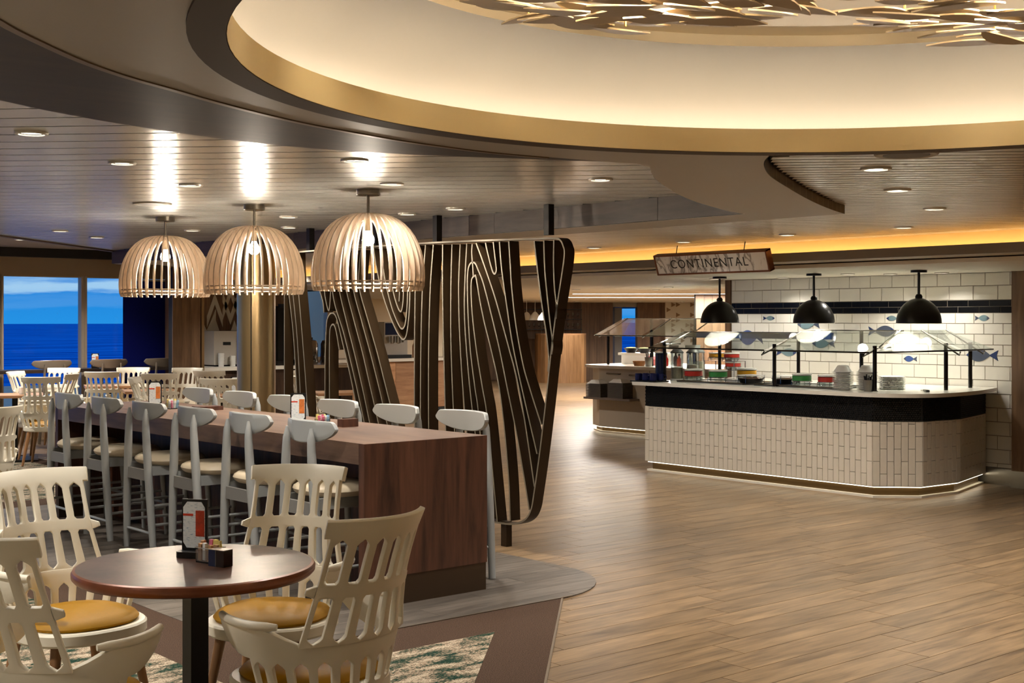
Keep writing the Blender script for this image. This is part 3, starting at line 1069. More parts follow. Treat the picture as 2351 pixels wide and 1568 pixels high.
# ---- bar stool (faces +Y)
m_sgrey = plain('stool_grey_paint', rgb(158, 160, 158), 0.34, spec=0.5, vary=0.02)
m_scush = plain('stool_beige_leather', rgb(206, 190, 162), 0.45, bump=0.05, bscale=30, vary=0.03)
m_sdark = plain('stool_dark_grey', rgb(126, 124, 120), 0.4, vary=0.02)  # darker grey for the rear rail
def plate_back(W, zt, zb, y0, bow, th):
    """backrest board: nearly straight top, deep rounded belly, rounded ends, bowed in plan"""
    H = zt - zb
    def up(u):
        return zt - 0.006 * u * u - 0.30 * H * max(0.0, (abs(u) - .86) / .14) ** 2.2
    def lo(u):
        return zt - H * (0.34 + 0.66 * max(0.0, 1 - abs(u) ** 2.3) ** 0.55)
    mb = MB()
    cols = 32
    us = [-math.cos(PI * c / cols) for c in range(cols + 1)]
    rows = 4
    prof = [(-.5, .90), (-.32, 1.0), (.32, 1.0), (.5, .93)]      # (offset through thickness, inset scale)
    zc = (zt + zb) / 2
    layers = []
    for off, sc in prof:
        lay = []
        for u in us:
            x = u * W * (1 - (1 - sc) * .35)
            a, b = up(u), lo(u)
            m_ = (a + b) / 2
            a, b = m_ + (a - m_) * sc, m_ + (b - m_) * sc
            for r in range(rows + 1):
                lay.append((x, y0 + bow * u * u + off * th, a + (b - a) * r / rows))
        layers.append(lay)
    n = len(layers[0])
    vs = [p for l in layers for p in l]
    fs = []
    for L_ in (0, len(layers) - 1):
        o = L_ * n
        for c in range(cols):
            for r in range(rows):
                q = o + c * (rows + 1) + r
                fs.append((q, q + 1, q + rows + 2, q + rows + 1))
    ring = [c * (rows + 1) for c in range(cols + 1)] + [cols * (rows + 1) + r for r in range(1, rows + 1)] + [c * (rows + 1) + rows for c in range(cols - 1, -1, -1)] + [r for r in range(rows - 1, 0, -1)]
    k = len(ring)
    for L_ in range(len(layers) - 1):
        for i in range(k):
            a, b = ring[i], ring[(i + 1) % k]
            fs.append((L_ * n + a, L_ * n + b, (L_ + 1) * n + b, (L_ + 1) * n + a))
    return mb.add(vs, fs)
def make_stool(label):
    t = thing('bar_stool', label, 'stool', group='grey stools along the bar table')
    b = plate_back(.255, 1.035, .905, -.215, .06, .034)
    b.build('backrest', m_sgrey, t, smooth=True)
    for s in (-1, 1):
        pts = [(s * .215, -.225, 0.006), (s * .185, -.235, .35), (s * .155, -.242, .66), (s * .137, -.245, .86), (s * .130, -.243, .992)]
        P = catmull(pts, 4)
        rr = [0.022 + 0.006 * math.sin(PI * min(1, i / (len(P) - 1) * 1.15)) for i in range(len(P))]
        rr[-1] = 0.008
        rr[-2] = 0.015
        MB().tube(P, rr, 12).build('rear_leg', m_sgrey, t, smooth=True)
        MB().tube([(s * .195, .22, .006), (s * .165, .19, .60)], [.016, .021], 10).build('front_leg', m_sgrey, t, smooth=True)
        MB().tube([(s * .192, -.23, .20), (s * .187, .215, .20)], .010, 8).build('stretcher', m_sgrey, t, smooth=True)
        MB().tube([(s * .18, -.235, .33), (s * .177, .205, .33)], .010, 8).build('stretcher', m_sgrey, t, smooth=True)
        MB().box(s * .16 - .011, s * .16 + .011, -.22, .20, .535, .60).build('seat_rail', m_sgrey, t)
    MB().tube([(-.188, .215, .24), (.188, .215, .24)], .011, 8).build('foot_bar', m_sgrey, t, smooth=True)
    MB().tube([(-.198, -.232, .145), (.198, -.232, .145)], .010, 8).build('stretcher', m_sgrey, t, smooth=True)
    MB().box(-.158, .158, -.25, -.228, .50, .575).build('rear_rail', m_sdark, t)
    MB().box(-.158, .158, .185, .205, .535, .60).build('front_rail', m_sgrey, t)
    # cushion: rounded superellipse
    mb = MB()
    n = 36
    prof = [(0.02, .672), (.62, .672), (.86, .664), (.97, .648), (1.0, .632), (.97, .615), (.9, .602), (.02, .600)]
    vs, fs = [], []
    for k in range(n):
        a = 2 * PI * k / n
        ca, sa = math.cos(a), math.sin(a)
        e = 2 / 2.7
        x = .235 * math.copysign(abs(ca) ** e, ca)
        y = .225 * math.copysign(abs(sa) ** e, sa)
        for r, z in prof:
            vs.append((x * r, y * r - .0, z))
    m = len(prof)
    for k in range(n):
        k2 = (k + 1) % n
        for i in range(m - 1):
            fs.append((k * m + i, k2 * m + i, k2 * m + i + 1, k * m + i + 1))
    fs.append(tuple(k * m for k in range(n)))
    fs.append(tuple(k * m + m - 1 for k in range(n))[::-1])
    mb.add(vs, fs).build('cushion', m_scush, t, smooth=True)
    return t
ordw = ['nearest', 'second nearest', 'third nearest', 'fourth nearest', 'fifth nearest', 'farthest']
stool0 = None
for side in (0, 1):
    for k in range(6):
        y = 6.435 + 0.712 * k
        lab = ('grey bar stool on the window side of the bar table, %s to the camera' if side == 0 else 'grey bar stool between bar table and slatted screen, %s to the camera') % ordw[k]
        loc = (4.125 if side == 0 else 4.90, y, 0)
        rz = -PI / 2 if side == 0 else PI / 2
        if stool0 is None:
            stool0 = make_stool(lab)
            stool0.location, stool0.rotation_euler = loc, (0, 0, rz)
        else:
            dup(stool0, loc, rz, lab)

# ---- slatted dome pendants
m_rib = wood('birch_rib', rgb(172, 148, 122), rgb(206, 186, 162), (8, 8, 2), 3, rough=0.5, rnd=0.06, bump=0.02)
m_canopy = plain('brushed_nickel', rgb(140, 132, 120), 0.32, 0.9)
m_bulb = emit('bulb_glow', (1.0, 0.9, 0.74, 1), 30.0)
def make_pendant(label):
    t = thing('dome_pendant', label, 'lamp', group='slatted wooden dome pendants over the bar table')
    MB().lathe([(0.0, 2.355), (.068, 2.355), (.072, 2.36), (.072, 2.39), (0, 2.39)], n=32).build('canopy', m_canopy, t, smooth=True)
    MB().tube([(0, 0, 2.24), (0, 0, 2.357)], .009, 10).build('rod', m_canopy, t, smooth=True)
    MB().lathe([(0, 2.232), (.09, 2.232), (.09, 2.244), (0, 2.244)], n=32).build('top_disc', m_rib, t, smooth=True)
    # rib profile: quarter-dome with a short straight foot
    prof = []
    for i in range(13):
        a = i / 12 * (PI / 2 + 0.18)
        prof.append((0.06 + 0.285 * math.sin(a) ** 0.92, 1.872 + 0.372 * math.cos(a)))
    prof.append((0.330, 1.778))
    dep = .036
    mb = MB()
    vs, th = [], .0045
    for i, (r, z) in enumerate(prof):
        a, b = prof[max(i - 1, 0)], prof[min(i + 1, len(prof) - 1)]
        tx, tz = b[0] - a[0], b[1] - a[1]
        l = math.hypot(tx, tz)
        nx, nz = -tz / l, tx / l
        ri, zi = r - abs(nx) * dep * (1 if nx else 1), z - max(nz, 0) * dep
        if i == 0:
            ri = r
        for y in (-th, th):
            vs.append((r, y, z))
            vs.append((ri, y, zi))
    fs = []
    for i in range(len(prof) - 1):
        a, b = i * 4, i * 4 + 4
        fs += [(a, b, b + 2, a + 2), (a + 1, a + 3, b + 3, b + 1), (a, a + 1, b + 1, b), (a + 2, b + 2, b + 3, a + 3)]
    fs += [(0, 2, 3, 1)]
    e = (len(prof) - 1) * 4
    fs += [(e, e + 1, e + 3, e + 2)]
    mb.add(vs, fs)
    me = mb.mesh('rib')
    me.materials.append(m_rib)
    NR = 36
    for k in range(NR):
        link('rib', me, None, t, None, 2 * PI * k / NR)
    MB().lathe([(.318, 1.800), (.333, 1.800), (.333, 1.808), (.318, 1.808), (.318, 1.800)], n=64).build('hoop', m_rib, t, smooth=True)
    MB().lathe([(.318, 1.826), (.334, 1.826), (.334, 1.834), (.318, 1.834), (.318, 1.826)], n=64).build('hoop', m_rib, t, smooth=True)
    MB().tube([(0, 0, 2.14), (0, 0, 2.235)], .018, 12).build('socket', m_canopy, t, smooth=True)
    bl = MB().lathe([(0, 2.05), (.02, 2.053), (.034, 2.066), (.038, 2.085), (.034, 2.105), (.02, 2.128), (.016, 2.142), (0, 2.142)], n=20)
    bl.build('bulb', m_bulb, t, smooth=True)
    return t
pen = [(4.465, 6.60), (4.465, 7.99), (4.465, 9.36)]
pl = ['slatted birch dome pendant nearest the camera over the bar table', 'middle slatted birch dome pendant over the bar table', 'slatted birch dome pendant farthest along the bar, before the sea window']
p0 = make_pendant(pl[0])
for i, (x, y) in enumerate(pen):
    if i == 0:
        p0.location = (x, y, 0)
    else:
        dup(p0, (x, y, 0), 0, pl[i])
    point_light('pendant_light', (x, y, 2.04), 10, WARM, 0.04)

# ================================================================== WHITE CHAIRS AND ROUND TABLE
m_shell = plain('chair_white_shell', rgb(232, 224, 204), 0.38, spec=0.5, vary=0.015)
m_mustard = plain('mustard_leather', rgb(160, 114, 0), 0.55, spec=0.25, bump=0.06, bscale=40, vary=0.05)
m_oakleg = wood('oak_leg', rgb(120, 84, 52), rgb(170, 124, 82), (8, 8, 1.5), 3, rough=0.45)
OUT = [(0, 0), (.5, 0), (1, 0), (1, .12), (1, .5), (1, .88), (1, 1), (.5, 1), (0, 1), (0, .88), (0, .5), (0, .12)]
def cell(mb, S, a0, a1, z0, z1, bar, ptop, pbot, zm0=0.0, zm1=0.0):
    """one slot: a ring of quads between the cell outline and a pointed opening"""
    hl, hr = bar / 2, 1 - bar / 2
    h = z1 - z0
    w = (a1 - a0)
    hb, ht = zm0, 1 - zm1
    pt, pb = ptop, pbot
    rr = .06
    H = [(hl + .1, hb + (pb if pb else 0) * .55 + 0.0), (.5, hb), (hr - .1, hb + pb * .55), (hr, hb + max(pb, rr)), (hr, .5), (hr, ht - max(pt, rr)),
         (hr - .1, ht - pt * .55), (.5, ht), (hl + .1, ht - pt * .55), (hl, ht - max(pt, rr)), (hl, .5), (hl, hb + max(pb, rr))]
    vs = [S(a0 + w * s, z0 + h * t) for s, t in OUT] + [S(a0 + w * s, z0 + h * t) for s, t in H]
    fs = [(i, (i + 1) % 12, (i + 1) % 12 + 12, i + 12) for i in range(12)]
    mb.add(vs, fs)
def grid(mb, S, a0, a1, z0, z1, na, nz=1):
    vs = [S(a0 + (a1 - a0) * i / na, (z0(a0 + (a1 - a0) * i / na) if callable(z0) else z0) * (1 - j / nz) + (z1(a0 + (a1 - a0) * i / na) if callable(z1) else z1) * j / nz) for j in range(nz + 1) for i in range(na + 1)]
    fs = [(j * (na + 1) + i, j * (na + 1) + i + 1, (j + 1) * (na + 1) + i + 1, (j + 1) * (na + 1) + i) for j in range(nz) for i in range(na)]
    mb.add(vs, fs)
def shell_mesh():
    mb = MB()
    def half_w(z):
        ks = [(.53, .232), (.58, .222), (.66, .205), (.74, .192), (.80, .185), (.925, .186), (.98, .192)]
        for (za, wa), (zb, wb) in zip(ks, ks[1:]):
            if z <= zb:
                return wa + (wb - wa) * (z - za) / (zb - za)
        return ks[-1][1]
    def back_y(z):
        t = max(0.0, z - .55)
        return -.235 - .20 * t - .28 * t * t
    def SU(u, z):
        w = half_w(z)
        return (u * w, back_y(z) + .075 * u * u, z)
    NC = 6
    # top rail with flared ends
    grid(mb, SU, -1.0, 1.0, .925, .98, 12)
    grid(mb, SU, -1.08, -1.0, .925, .98, 1)
    grid(mb, SU, 1.0, 1.08, .925, .98, 1)
    for i in range(NC):
        u0, u1 = -1 + 2 * i / NC, -1 + 2 * (i + 1) / NC
        cell(mb, SU, u0, u1, .765, .925, .42, .13, 0.0, .05, .04)
        cell(mb, SU, u0, u1, .575, .738, .42, 0.0, .13, .04, .05)
    grid(mb, SU, -1.0, 1.0, .738, .765, 12)
    # little ears at the middle band
    for s in (-1, 1):
        a = [SU(s * 1.0, .732), SU(s * 1.0, .771), SU(s * 1.13, .760), SU(s * 1.13, .743)]
        mb.add(a, [(0, 1, 2, 3)])
    # arm band and lower gallery
    def SL(phi, z):
        t = (z - .41) / .22
        ax = .225 + .062 * t
        ay = .215 + .030 * t
        c, s = math.cos(phi), math.sin(phi)
        return (ax * s * (1 + .05 * s * s), -ay * c if c > 0 else -ay * c * 1.35, z)
    A = math.radians(120)
    def zt(phi):
        k = min(1.0, max(0.0, (abs(phi) - math.radians(42)) / math.radians(35)))
        k = k * k * (3 - 2 * k)
        return .578 + .058 * k
    def zb(phi):
        k = min(1.0, max(0.0, (abs(phi) - math.radians(92)) / math.radians(28)))
        return .53 + .075 * k * k
    grid(mb, SL, -math.radians(90), math.radians(90), zb, zt, 22, 2)
    grid(mb, SL, -A, -math.radians(90), zb, zt, 6, 2)
    grid(mb, SL, math.radians(90), A, zb, zt, 6, 2)
    NL = 11
    B = math.radians(90)
    for i in range(NL):
        p0, p1 = -B + 2 * B * i / NL, -B + 2 * B * (i + 1) / NL
        cell(mb, SL, p0, p1, .425, .53, .40, .2, 0.0, .06, .06)
    grid(mb, SL, -B, B, .385, .425, 22)
    me = mb.mesh('shell')
    bm = bmesh.new()
    bm.from_mesh(me)
    bmesh.ops.remove_doubles(bm, verts=bm.verts, dist=0.0006)
    bmesh.ops.recalc_face_normals(bm, faces=bm.faces)
    bm.to_mesh(me)
    bm.free()
    ob = bpy.data.objects.new('tmp', me)
    COL.objects.link(ob)
    md = ob.modifiers.new('s', 'SOLIDIFY')
    md.thickness = 0.019
    md.offset = 0.0
    bv = ob.modifiers.new('b', 'BEVEL')
    bv.width = 0.0035
    bv.segments = 2
    bv.limit_method = 'ANGLE'
    bv.angle_limit = math.radians(50)
    dg = bpy.context.evaluated_depsgraph_get()
    out = bpy.data.meshes.new_from_object(ob.evaluated_get(dg))
    bpy.data.objects.remove(ob)
    out.polygons.foreach_set('use_smooth', [True] * len(out.polygons))
    out.set_sharp_from_angle(angle=math.radians(40))
    return out
def superdisc(rx, ry, e, prof, n=40, cy=0.0):
    vs, fs = [], []
    m = len(prof)
    for k in range(n):
        a = 2 * PI * k / n
        ca, sa = math.cos(a), math.sin(a)
        x = rx * math.copysign(abs(ca) ** (2 / e), ca)
        y = ry * math.copysign(abs(sa) ** (2 / e), sa)
        for r, z in prof:
            vs.append((x * r, y * r + cy, z))
    for k in range(n):
        k2 = (k + 1) % n
        for i in range(m - 1):
            fs.append((k * m + i, k2 * m + i, k2 * m + i + 1, k * m + i + 1))
    fs.append(tuple(k * m for k in range(n)))
    fs.append(tuple(k * m + m - 1 for k in range(n))[::-1])
    return MB().add(vs, fs)
def make_chair(label):
    t = thing('spindle_chair', label, 'chair', group='white spindle back chairs')
    link('shell', shell_mesh(), m_shell, t)
    superdisc(.25, .25, 2.4, [(.02, .425), (.97, .425), (1, .418), (1, .385), (.96, .375), (.02, .375)], cy=.035).build('seat', m_shell, t, smooth=True)
    superdisc(.225, .222, 2.3, [(.02, .470), (.5, .470), (.8, .463), (.95, .450), (1.0, .437), (.97, .426), (.02, .424)], cy=.035).build('cushion', m_mustard, t, smooth=True)
    for s in (-1, 1):
        # arm rest pads
        pts = []
        for i in range(9):
            phi = math.radians(62 + 58 * i / 8)
            c, sn = math.cos(phi), math.sin(phi)
            tt = (.64 - .41) / .22
            ax, ay = .225 + .062 * tt, .215 + .03 * tt
            pts.append((s * ax * sn * (1 + .05 * sn * sn), -ay * c if c > 0 else -ay * c * 1.35, .640))
        MB().tube(pts, [.010] + [.0145] * 7 + [.012], 10).build('arm_rest', m_shell, t, smooth=True)
        for f in (-1, 1):
            MB().tube([(s * .215, .02 + f * .215, .005), (s * .155, .02 + f * .155, .39)], [.013, .022], 10).build('leg', m_oakleg, t, smooth=True)
    return t
def at_cam(lat, d):
    x, y = cam_pt(lat, d)
    return (x, y, 0.0065)
def yaw_to(fx, fd):
    """heading for a thing built facing +Y so it faces (lateral, depth) in the camera's frame"""
    x, y = cam_pt(fx, fd)
    return math.atan2(-x, y)
chair0 = make_chair('white spindle chair with mustard seat at right of the round table, back to camera')
chair0.location = at_cam(-.645, 4.33)
chair0.rotation_euler = (0, 0, yaw_to(-.76, .65))
near_chairs = [
    ((-1.40, 4.02), (.42, .9), 'white spindle chair in the bottom left corner, back to camera'),
    ((-1.72, 5.12), (.72, -.70), 'white spindle chair left of the round table facing the camera'),
    ((-.94, 5.2), (-.16, -.98), 'white spindle chair behind the round table, before the bar stools'),
]
for (p, f, lab) in near_chairs:
    dup(chair0, at_cam(*p), yaw_to(*f), lab)

# ---- round table
def table_mat():
    m, nt, b = new_mat('copper_stone_top')
    setp(b, 0.32, 0.1, 0.5, 0.0)
    N, L = nt.nodes, nt.links
    tc = N.new('ShaderNodeTexCoord')
    no = N.new('ShaderNodeTexNoise')
    no.inputs['Scale'].default_value = 4.5
    no.inputs['Detail'].default_value = 8
    no.inputs['Roughness'].default_value = 0.7
    L.new(tc.outputs['Object'], no.inputs['Vector'])
    cr = N.new('ShaderNodeValToRGB')
    cr.color_ramp.elements[0].position, cr.color_ramp.elements[0].color = 0.35, rgb(40, 25, 21)
    cr.color_ramp.elements[1].position, cr.color_ramp.elements[1].color = 0.72, rgb(108, 74, 58)
    L.new(no.outputs['Fac'], cr.inputs[0])
    L.new(cr.outputs[0], b.inputs['Base Color'])
    return m
m_ctop = table_mat()
m_blackm = plain('black_metal', rgb(16, 15, 15), 0.4, 0.3)
def make_round_table(label, loc, r=.415, top=None):
    t = thing('round_table', label, 'table', loc)
    MB().lathe([(0, .742), (r - .014, .742), (r - .014, .703), (0, .703)], n=72).build('tabletop', top or m_ctop, t, smooth=True)
    MB().lathe([(r - .014, .742), (r - .005, .739), (r, .730), (r - .001, .716), (r - .010, .706), (r - .03, .7025)], n=72).build('edge_band', plain('copper_edge', rgb(128, 74, 50), 0.3, 0.3, vary=0.35, vscale=14), t, smooth=True)
    MB().box(-.033, .033, -.033, .033, .03, .70).build('post', m_blackm, t)
    MB().box(-.15, .15, -.15, .15, .69, .703).build('mounting_plate', m_blackm, t)
    MB().lathe([(0, .03), (.10, .028), (.25, .012), (.27, .004), (.27, 0), (0, 0)], n=40).build('base', m_blackm, t, smooth=True)
    return t
rt = make_round_table('round copper brown table with black post in the foreground', at_cam(-1.107, 4.57))
# ================================================================== THINGS ON THE TABLES
def menu_mat():
    m, nt, b = new_mat('menu_print')
    setp(b, 0.35)
    N, L = nt.nodes, nt.links
    tc = N.new('ShaderNodeTexCoord')
    sp = N.new('ShaderNodeSeparateXYZ')
    L.new(tc.outputs['Object'], sp.inputs[0])
    wv = N.new('ShaderNodeTexNoise')
    mp = N.new('ShaderNodeMapping')
    mp.inputs['Scale'].default_value = (60, 1, 420)
    L.new(tc.outputs['Object'], mp.inputs['Vector'])
    L.new(mp.outputs[0], wv.inputs['Vector'])
    wv.inputs['Scale'].default_value = 1.0
    cr = N.new('ShaderNodeValToRGB')
    cr.color_ramp.elements[0].position, cr.color_ramp.elements[0].color = 0.32, rgb(140, 166, 190)
    cr.color_ramp.elements[1].position, cr.color_ramp.elements[1].color = 0.44, rgb(226, 232, 234)
    L.new(wv.outputs['Fac'], cr.inputs[0])
    L.new(cr.outputs[0], b.inputs['Base Color'])
    return m
m_menu = menu_mat()
m_redfood = plain('menu_photo_red', rgb(176, 52, 24), 0.35, vary=0.7, vscale=60)
m_redbar = plain('menu_red_bar', rgb(206, 58, 34), 0.4)
m_orange = plain('menu_photo_orange', rgb(206, 120, 60), 0.4, vary=0.5, vscale=60)
def make_menu(name, label, loc, rz, photo):
    """upright table card on a black stand; faces -Y"""
    t = thing(name, label, 'menu card', loc, rz)
    MB().prism([(-.04, -.055), (.04, -.055), (.05, -.045), (.05, .045), (.04, .055), (-.04, .055), (-.05, .045), (-.05, -.045)], 0, .022).build('stand_base', m_blackm, t)
    MB().box(-.05, .05, -.004, .004, .018, .205).build('holder', m_blackm, t)
    oct_ = [(-.036, .045), (-.02, .032), (.034, .032), (.034, .17), (.02, .19), (-.022, .19), (-.036, .17)]
    oct_ = [(-.044, .05), (-.03, .03), (.03, .03), (.042, .046), (.042, .175), (.028, .196), (-.028, .196), (-.044, .176)]
    vs = [(x, -.006, z) for x, z in oct_] + [(x, -.0042, z) for x, z in oct_]
    k = len(oct_)
    c = MB().add(vs, [tuple(range(k)), tuple(range(k, 2 * k))[::-1]] + [(i, (i + 1) % k, (i + 1) % k + k, i + k) for i in range(k)]).build('card', m_menu, t)
    MB().box(.006, .04, -.0068, -.006, .072, .165).build('photo', photo, c)
    MB().box(-.044, -.004, -.0068, -.006, .145, .153).build('red_line', m_redbar, c)
    return t
m_glassj = thin_glass('clear_acrylic', (0.92, 0.94, 0.94, 1), 0.2)
m_packs = [plain('sachet_brown', rgb(190, 146, 104), 0.6), plain('sachet_white', rgb(232, 232, 228), 0.6), plain('sachet_pink', rgb(214, 110, 140), 0.6), plain('sachet_yellow', rgb(236, 216, 130), 0.6), plain('sachet_blue', rgb(150, 190, 220), 0.6)]
def make_caddy(label, loc, rz, cols):
    t = thing('sachet_caddy', label, 'caddy', loc, rz)
    MB().box(-.042, .042, -.028, .028, 0, .005).build('base', m_blackm, t)
    for s in (-1, 1):
        MB().box(-.042, .042, s * .027, s * .029, .005, .045).build('side', m_glassj, t)
        MB().box(s * .041, s * .043, -.028, .028, .005, .045).build('side', m_glassj, t)
    MB().tube([(-.044, -.03, .052), (.044, -.03, .052), (.044, .03, .052), (-.044, .03, .052)], .0016, 6, closed=True).build('wire_rim', m_steel, t)
    n = len(cols)
    random.seed(sum(cols) + n)
    for i, ci in enumerate(cols):
        x = -.034 + .068 * (i % (n // 2)) / (n // 2 - 1)
        y = -.013 if i < n // 2 else .013
        o = MB().obox((0, 0, .034), (.0075, 0, 0), (0, .006, 0), (0, 0, .03)).build('sachet', m_packs[ci], t)
        o.location = (x, y, random.uniform(-.002, .006) + (0.008 if y > 0 else 0))
        o.rotation_euler = (random.uniform(-.1, .1), random.uniform(-.12, .12), random.uniform(-.2, .2))
    return t
tx, ty, tz = at_cam(-1.10, 4.60)
TZ = .7485
mx_, my_, _ = at_cam(-1.145, 4.72)
make_menu('menu_stand', 'black stand with white menu card on the round table', (mx_, my_, TZ), YAW - .25, m_redfood)
cx_, cy_, _ = at_cam(-1.062, 4.60)
make_caddy('clear caddy of brown and yellow sugar sachets on the round table', (cx_, cy_, TZ), YAW - .55, [0, 1, 0, 0, 0, 2, 3, 3])
bx_, by_, _ = at_cam(-1.012, 4.53)
sh = thing('shaker_block', 'dark blue and black salt shaker pair beside the sachet caddy', 'shaker', (bx_, by_, TZ), YAW - .55)
m_navy = plain('navy_gloss', rgb(26, 36, 66), 0.2)
MB().box(-.034, -.001, -.022, .022, 0, .056).build('shaker', m_navy, sh)
MB().box(.001, .038, -.022, .022, 0, .056).build('shaker', plain('brown_gloss', rgb(30, 18, 14), 0.15), sh)
MB().box(-.0012, .0012, -.0225, .0225, 0, .0565).build('divider', m_steel, sh)
MB().box(-.034, .038, -.022, .022, .056, .0585).build('lid', m_steel, sh)
# on the bar table
make_menu('menu_stand', 'menu card stand near the camera end of the bar table', (4.47, 7.42, .918), -.5, m_orange)
make_caddy('caddy of pink sugar sachets near the camera end of the bar table', (4.53, 7.22, .918), .2, [2, 2, 1, 4, 3, 1, 2, 3])
tag(MB().box(-.06, .06, -.03, .03, 0, .05).build('napkin_box', m_walnut, loc=(4.62, 7.06, .918)), 'small brown wooden napkin box on the bar table', 'box')
make_menu('menu_stand', 'menu card stand at the far end of the bar table', (4.47, 9.55, .918), -.5, m_orange)
make_caddy('caddy of white sachets at the far end of the bar table', (4.52, 9.36, .918), .2, [1, 2, 1, 4, 3, 1, 1, 3])
tag(MB().box(-.10, .10, -.06, .06, 0, .03).build('napkin_box', m_walnut, loc=(4.66, 9.05, .918)), 'low brown wooden tray at the far end of the bar table', 'tray')

# ================================================================== SERVICE COUNTER
m_stone = plain('counter_quartz', rgb(226, 220, 206), 0.25, vary=0.02)
m_subway = plain('counter_tile', rgb(214, 204, 186), 0.3, vary=0.02)
m_mosaic = plain('black_mosaic', rgb(9, 8, 7), 0.5, spec=0.35)
m_gold = plain('bronze_toe', rgb(96, 76, 46), 0.35, 0.6)
ctr = thing('service_counter', 'long buffet counter with black mosaic band and cream upright tiles', 'counter', (10.9, 8.2, 0))
body = [(10.09, 9.68), (10.09, 6.86), (10.40, 6.55), (10.95, 6.51), (11.80, 6.74), (11.80, 9.68)]
def rel(poly, ox=10.9, oy=8.2):
    return [(a - ox, b - oy) for a, b in poly]
def offset(poly, d):
    """shrink a clockwise polygon's outline inward by d"""
    out = []
    k = len(poly)
    for i in range(k):
        p, q, r = Vector(poly[i - 1]), Vector(poly[i]), Vector(poly[(i + 1) % k])
        a, b = (q - p).normalized(), (r - q).normalized()
        n1, n2 = Vector((-a.y, a.x)), Vector((-b.y, b.x))
        m_ = (n1 + n2)
        m_ = m_ / max(.3, m_.dot(n1))
        out.append((q.x + m_.x * d, q.y + m_.y * d))
    return out
MB().prism(rel(offset(body, .012)), .10, .91).build('carcass', m_grout, ctr)
top = [(9.99, 9.78), (9.99, 7.05)] + [(p.x, p.y) for p in catmull([(9.99, 7.05, 0), (10.02, 6.83, 0), (10.13, 6.62, 0), (10.32, 6.46, 0), (10.6, 6.40, 0), (11.0, 6.415, 0), (11.45, 6.51, 0), (11.815, 6.62, 0)], 4)][1:] + [(11.815, 9.78)]
MB().prism(rel(top), .91, .945).build('worktop', m_stone, ctr)
MB().prism(rel(offset(body, .055)), 0.02, .10).build('toe_kick', m_gold, ctr)
MB().prism(rel(offset(body, .012)), 0.0, .02).build('plinth', m_stone, ctr)
# upright tiles, stretcher bond turned on end
segs = [(body[0], body[1]), (body[1], body[2]), (body[2], body[3]), (body[3], body[4])]
tme = {}
hexes = MB()
for (a, b) in segs:
    va, vb = Vector(a), Vector(b)
    L_ = (vb - va).length
    dv = (vb - va) / L_
    nv = Vector((-dv.y, dv.x)) * -1
    cnt = max(1, round(L_ / .0605))
    cw = L_ / cnt
    rz = math.atan2(dv.y, dv.x)
    for i in range(cnt):
        z = .105 - (0.1125 if i % 2 else 0)
        while z < .688:
            z0, z1 = max(z, .105), min(z + .225, .688)
            if z1 - z0 > .02:
                key = (round(cw, 4), round(z1 - z0, 3))
                if key not in tme:
                    w2, h2 = cw / 2 - .0011, (z1 - z0) / 2 - .0011
                    me = MB().add([(-w2, .006, -h2), (w2, .006, -h2), (w2, .006, h2), (-w2, .006, h2), (-w2 + .0015, -.007, -h2 + .0015), (w2 - .0015, -.007, -h2 + .0015), (w2 - .0015, -.007, h2 - .0015), (-w2 + .0015, -.007, h2 - .0015)],
                                  [(4, 5, 6, 7), (0, 1, 5, 4), (1, 2, 6, 5), (2, 3, 7, 6), (3, 0, 4, 7)]).mesh('tile', fix=True)
                    me.materials.append(m_subway)
                    tme[key] = me
                p = va + dv * (cw * (i + .5))
                o = link('tile', tme[key], None, ctr, (p.x - 10.9, p.y - 8.2, (z0 + z1) / 2), rz)
            z += .225
    # penny mosaic band (too small to pick apart)
    R_ = .0105
    rows_ = 12
    for r_ in range(rows_):
        zc = .70 + r_ * .0182
        m_ = int(L_ / .0212)
        for i in range(m_):
            s_ = (i + .5 + (.5 if r_ % 2 else 0)) * .0212
            if s_ > L_:
                continue
            pc = va + dv * s_
            ring = []
            for k in range(6):
                an = PI / 6 + k * PI / 3
                ring.append((R_ * math.cos(an), R_ * math.sin(an)))
            vs = [(pc.x - 10.9 + dv.x * q[0] + nv.x * .002, pc.y - 8.2 + dv.y * q[0] + nv.y * .002, zc + q[1]) for q in ring] + [(pc.x - 10.9 + dv.x * q[0] * .8 + nv.x * .008, pc.y - 8.2 + dv.y * q[0] * .8 + nv.y * .008, zc + q[1] * .8) for q in ring]
            hexes.add(vs, [(6, 7, 8, 9, 10, 11)] + [(k, (k + 1) % 6, (k + 1) % 6 + 6, k + 6) for k in range(6)])
bandp = rel(offset(body, .0))
tag(link('mosaic_tiles', hexes.mesh('mosaic_tiles'), m_mosaic, ctr), kind='stuff')
MB().prism(rel(offset(body, .001)), .69, .912).build('mosaic_backing', plain('mosaic_grout', rgb(34, 32, 30), 0.7), ctr)
# light strip under the tile edge
lp = offset(body, .02)
lq = offset(body, .045)
st = MB()
for i in range(4):
    a, b, c, d = lp[i], lp[i + 1], lq[i + 1], lq[i]
    st.prism([(p[0] - 10.9, p[1] - 8.2) for p in (a, b, c, d)], .092, .099)
st.build('toe_light_strip', emit('led_toe', (1.0, 0.86, 0.62, 1), 1.5), ctr)

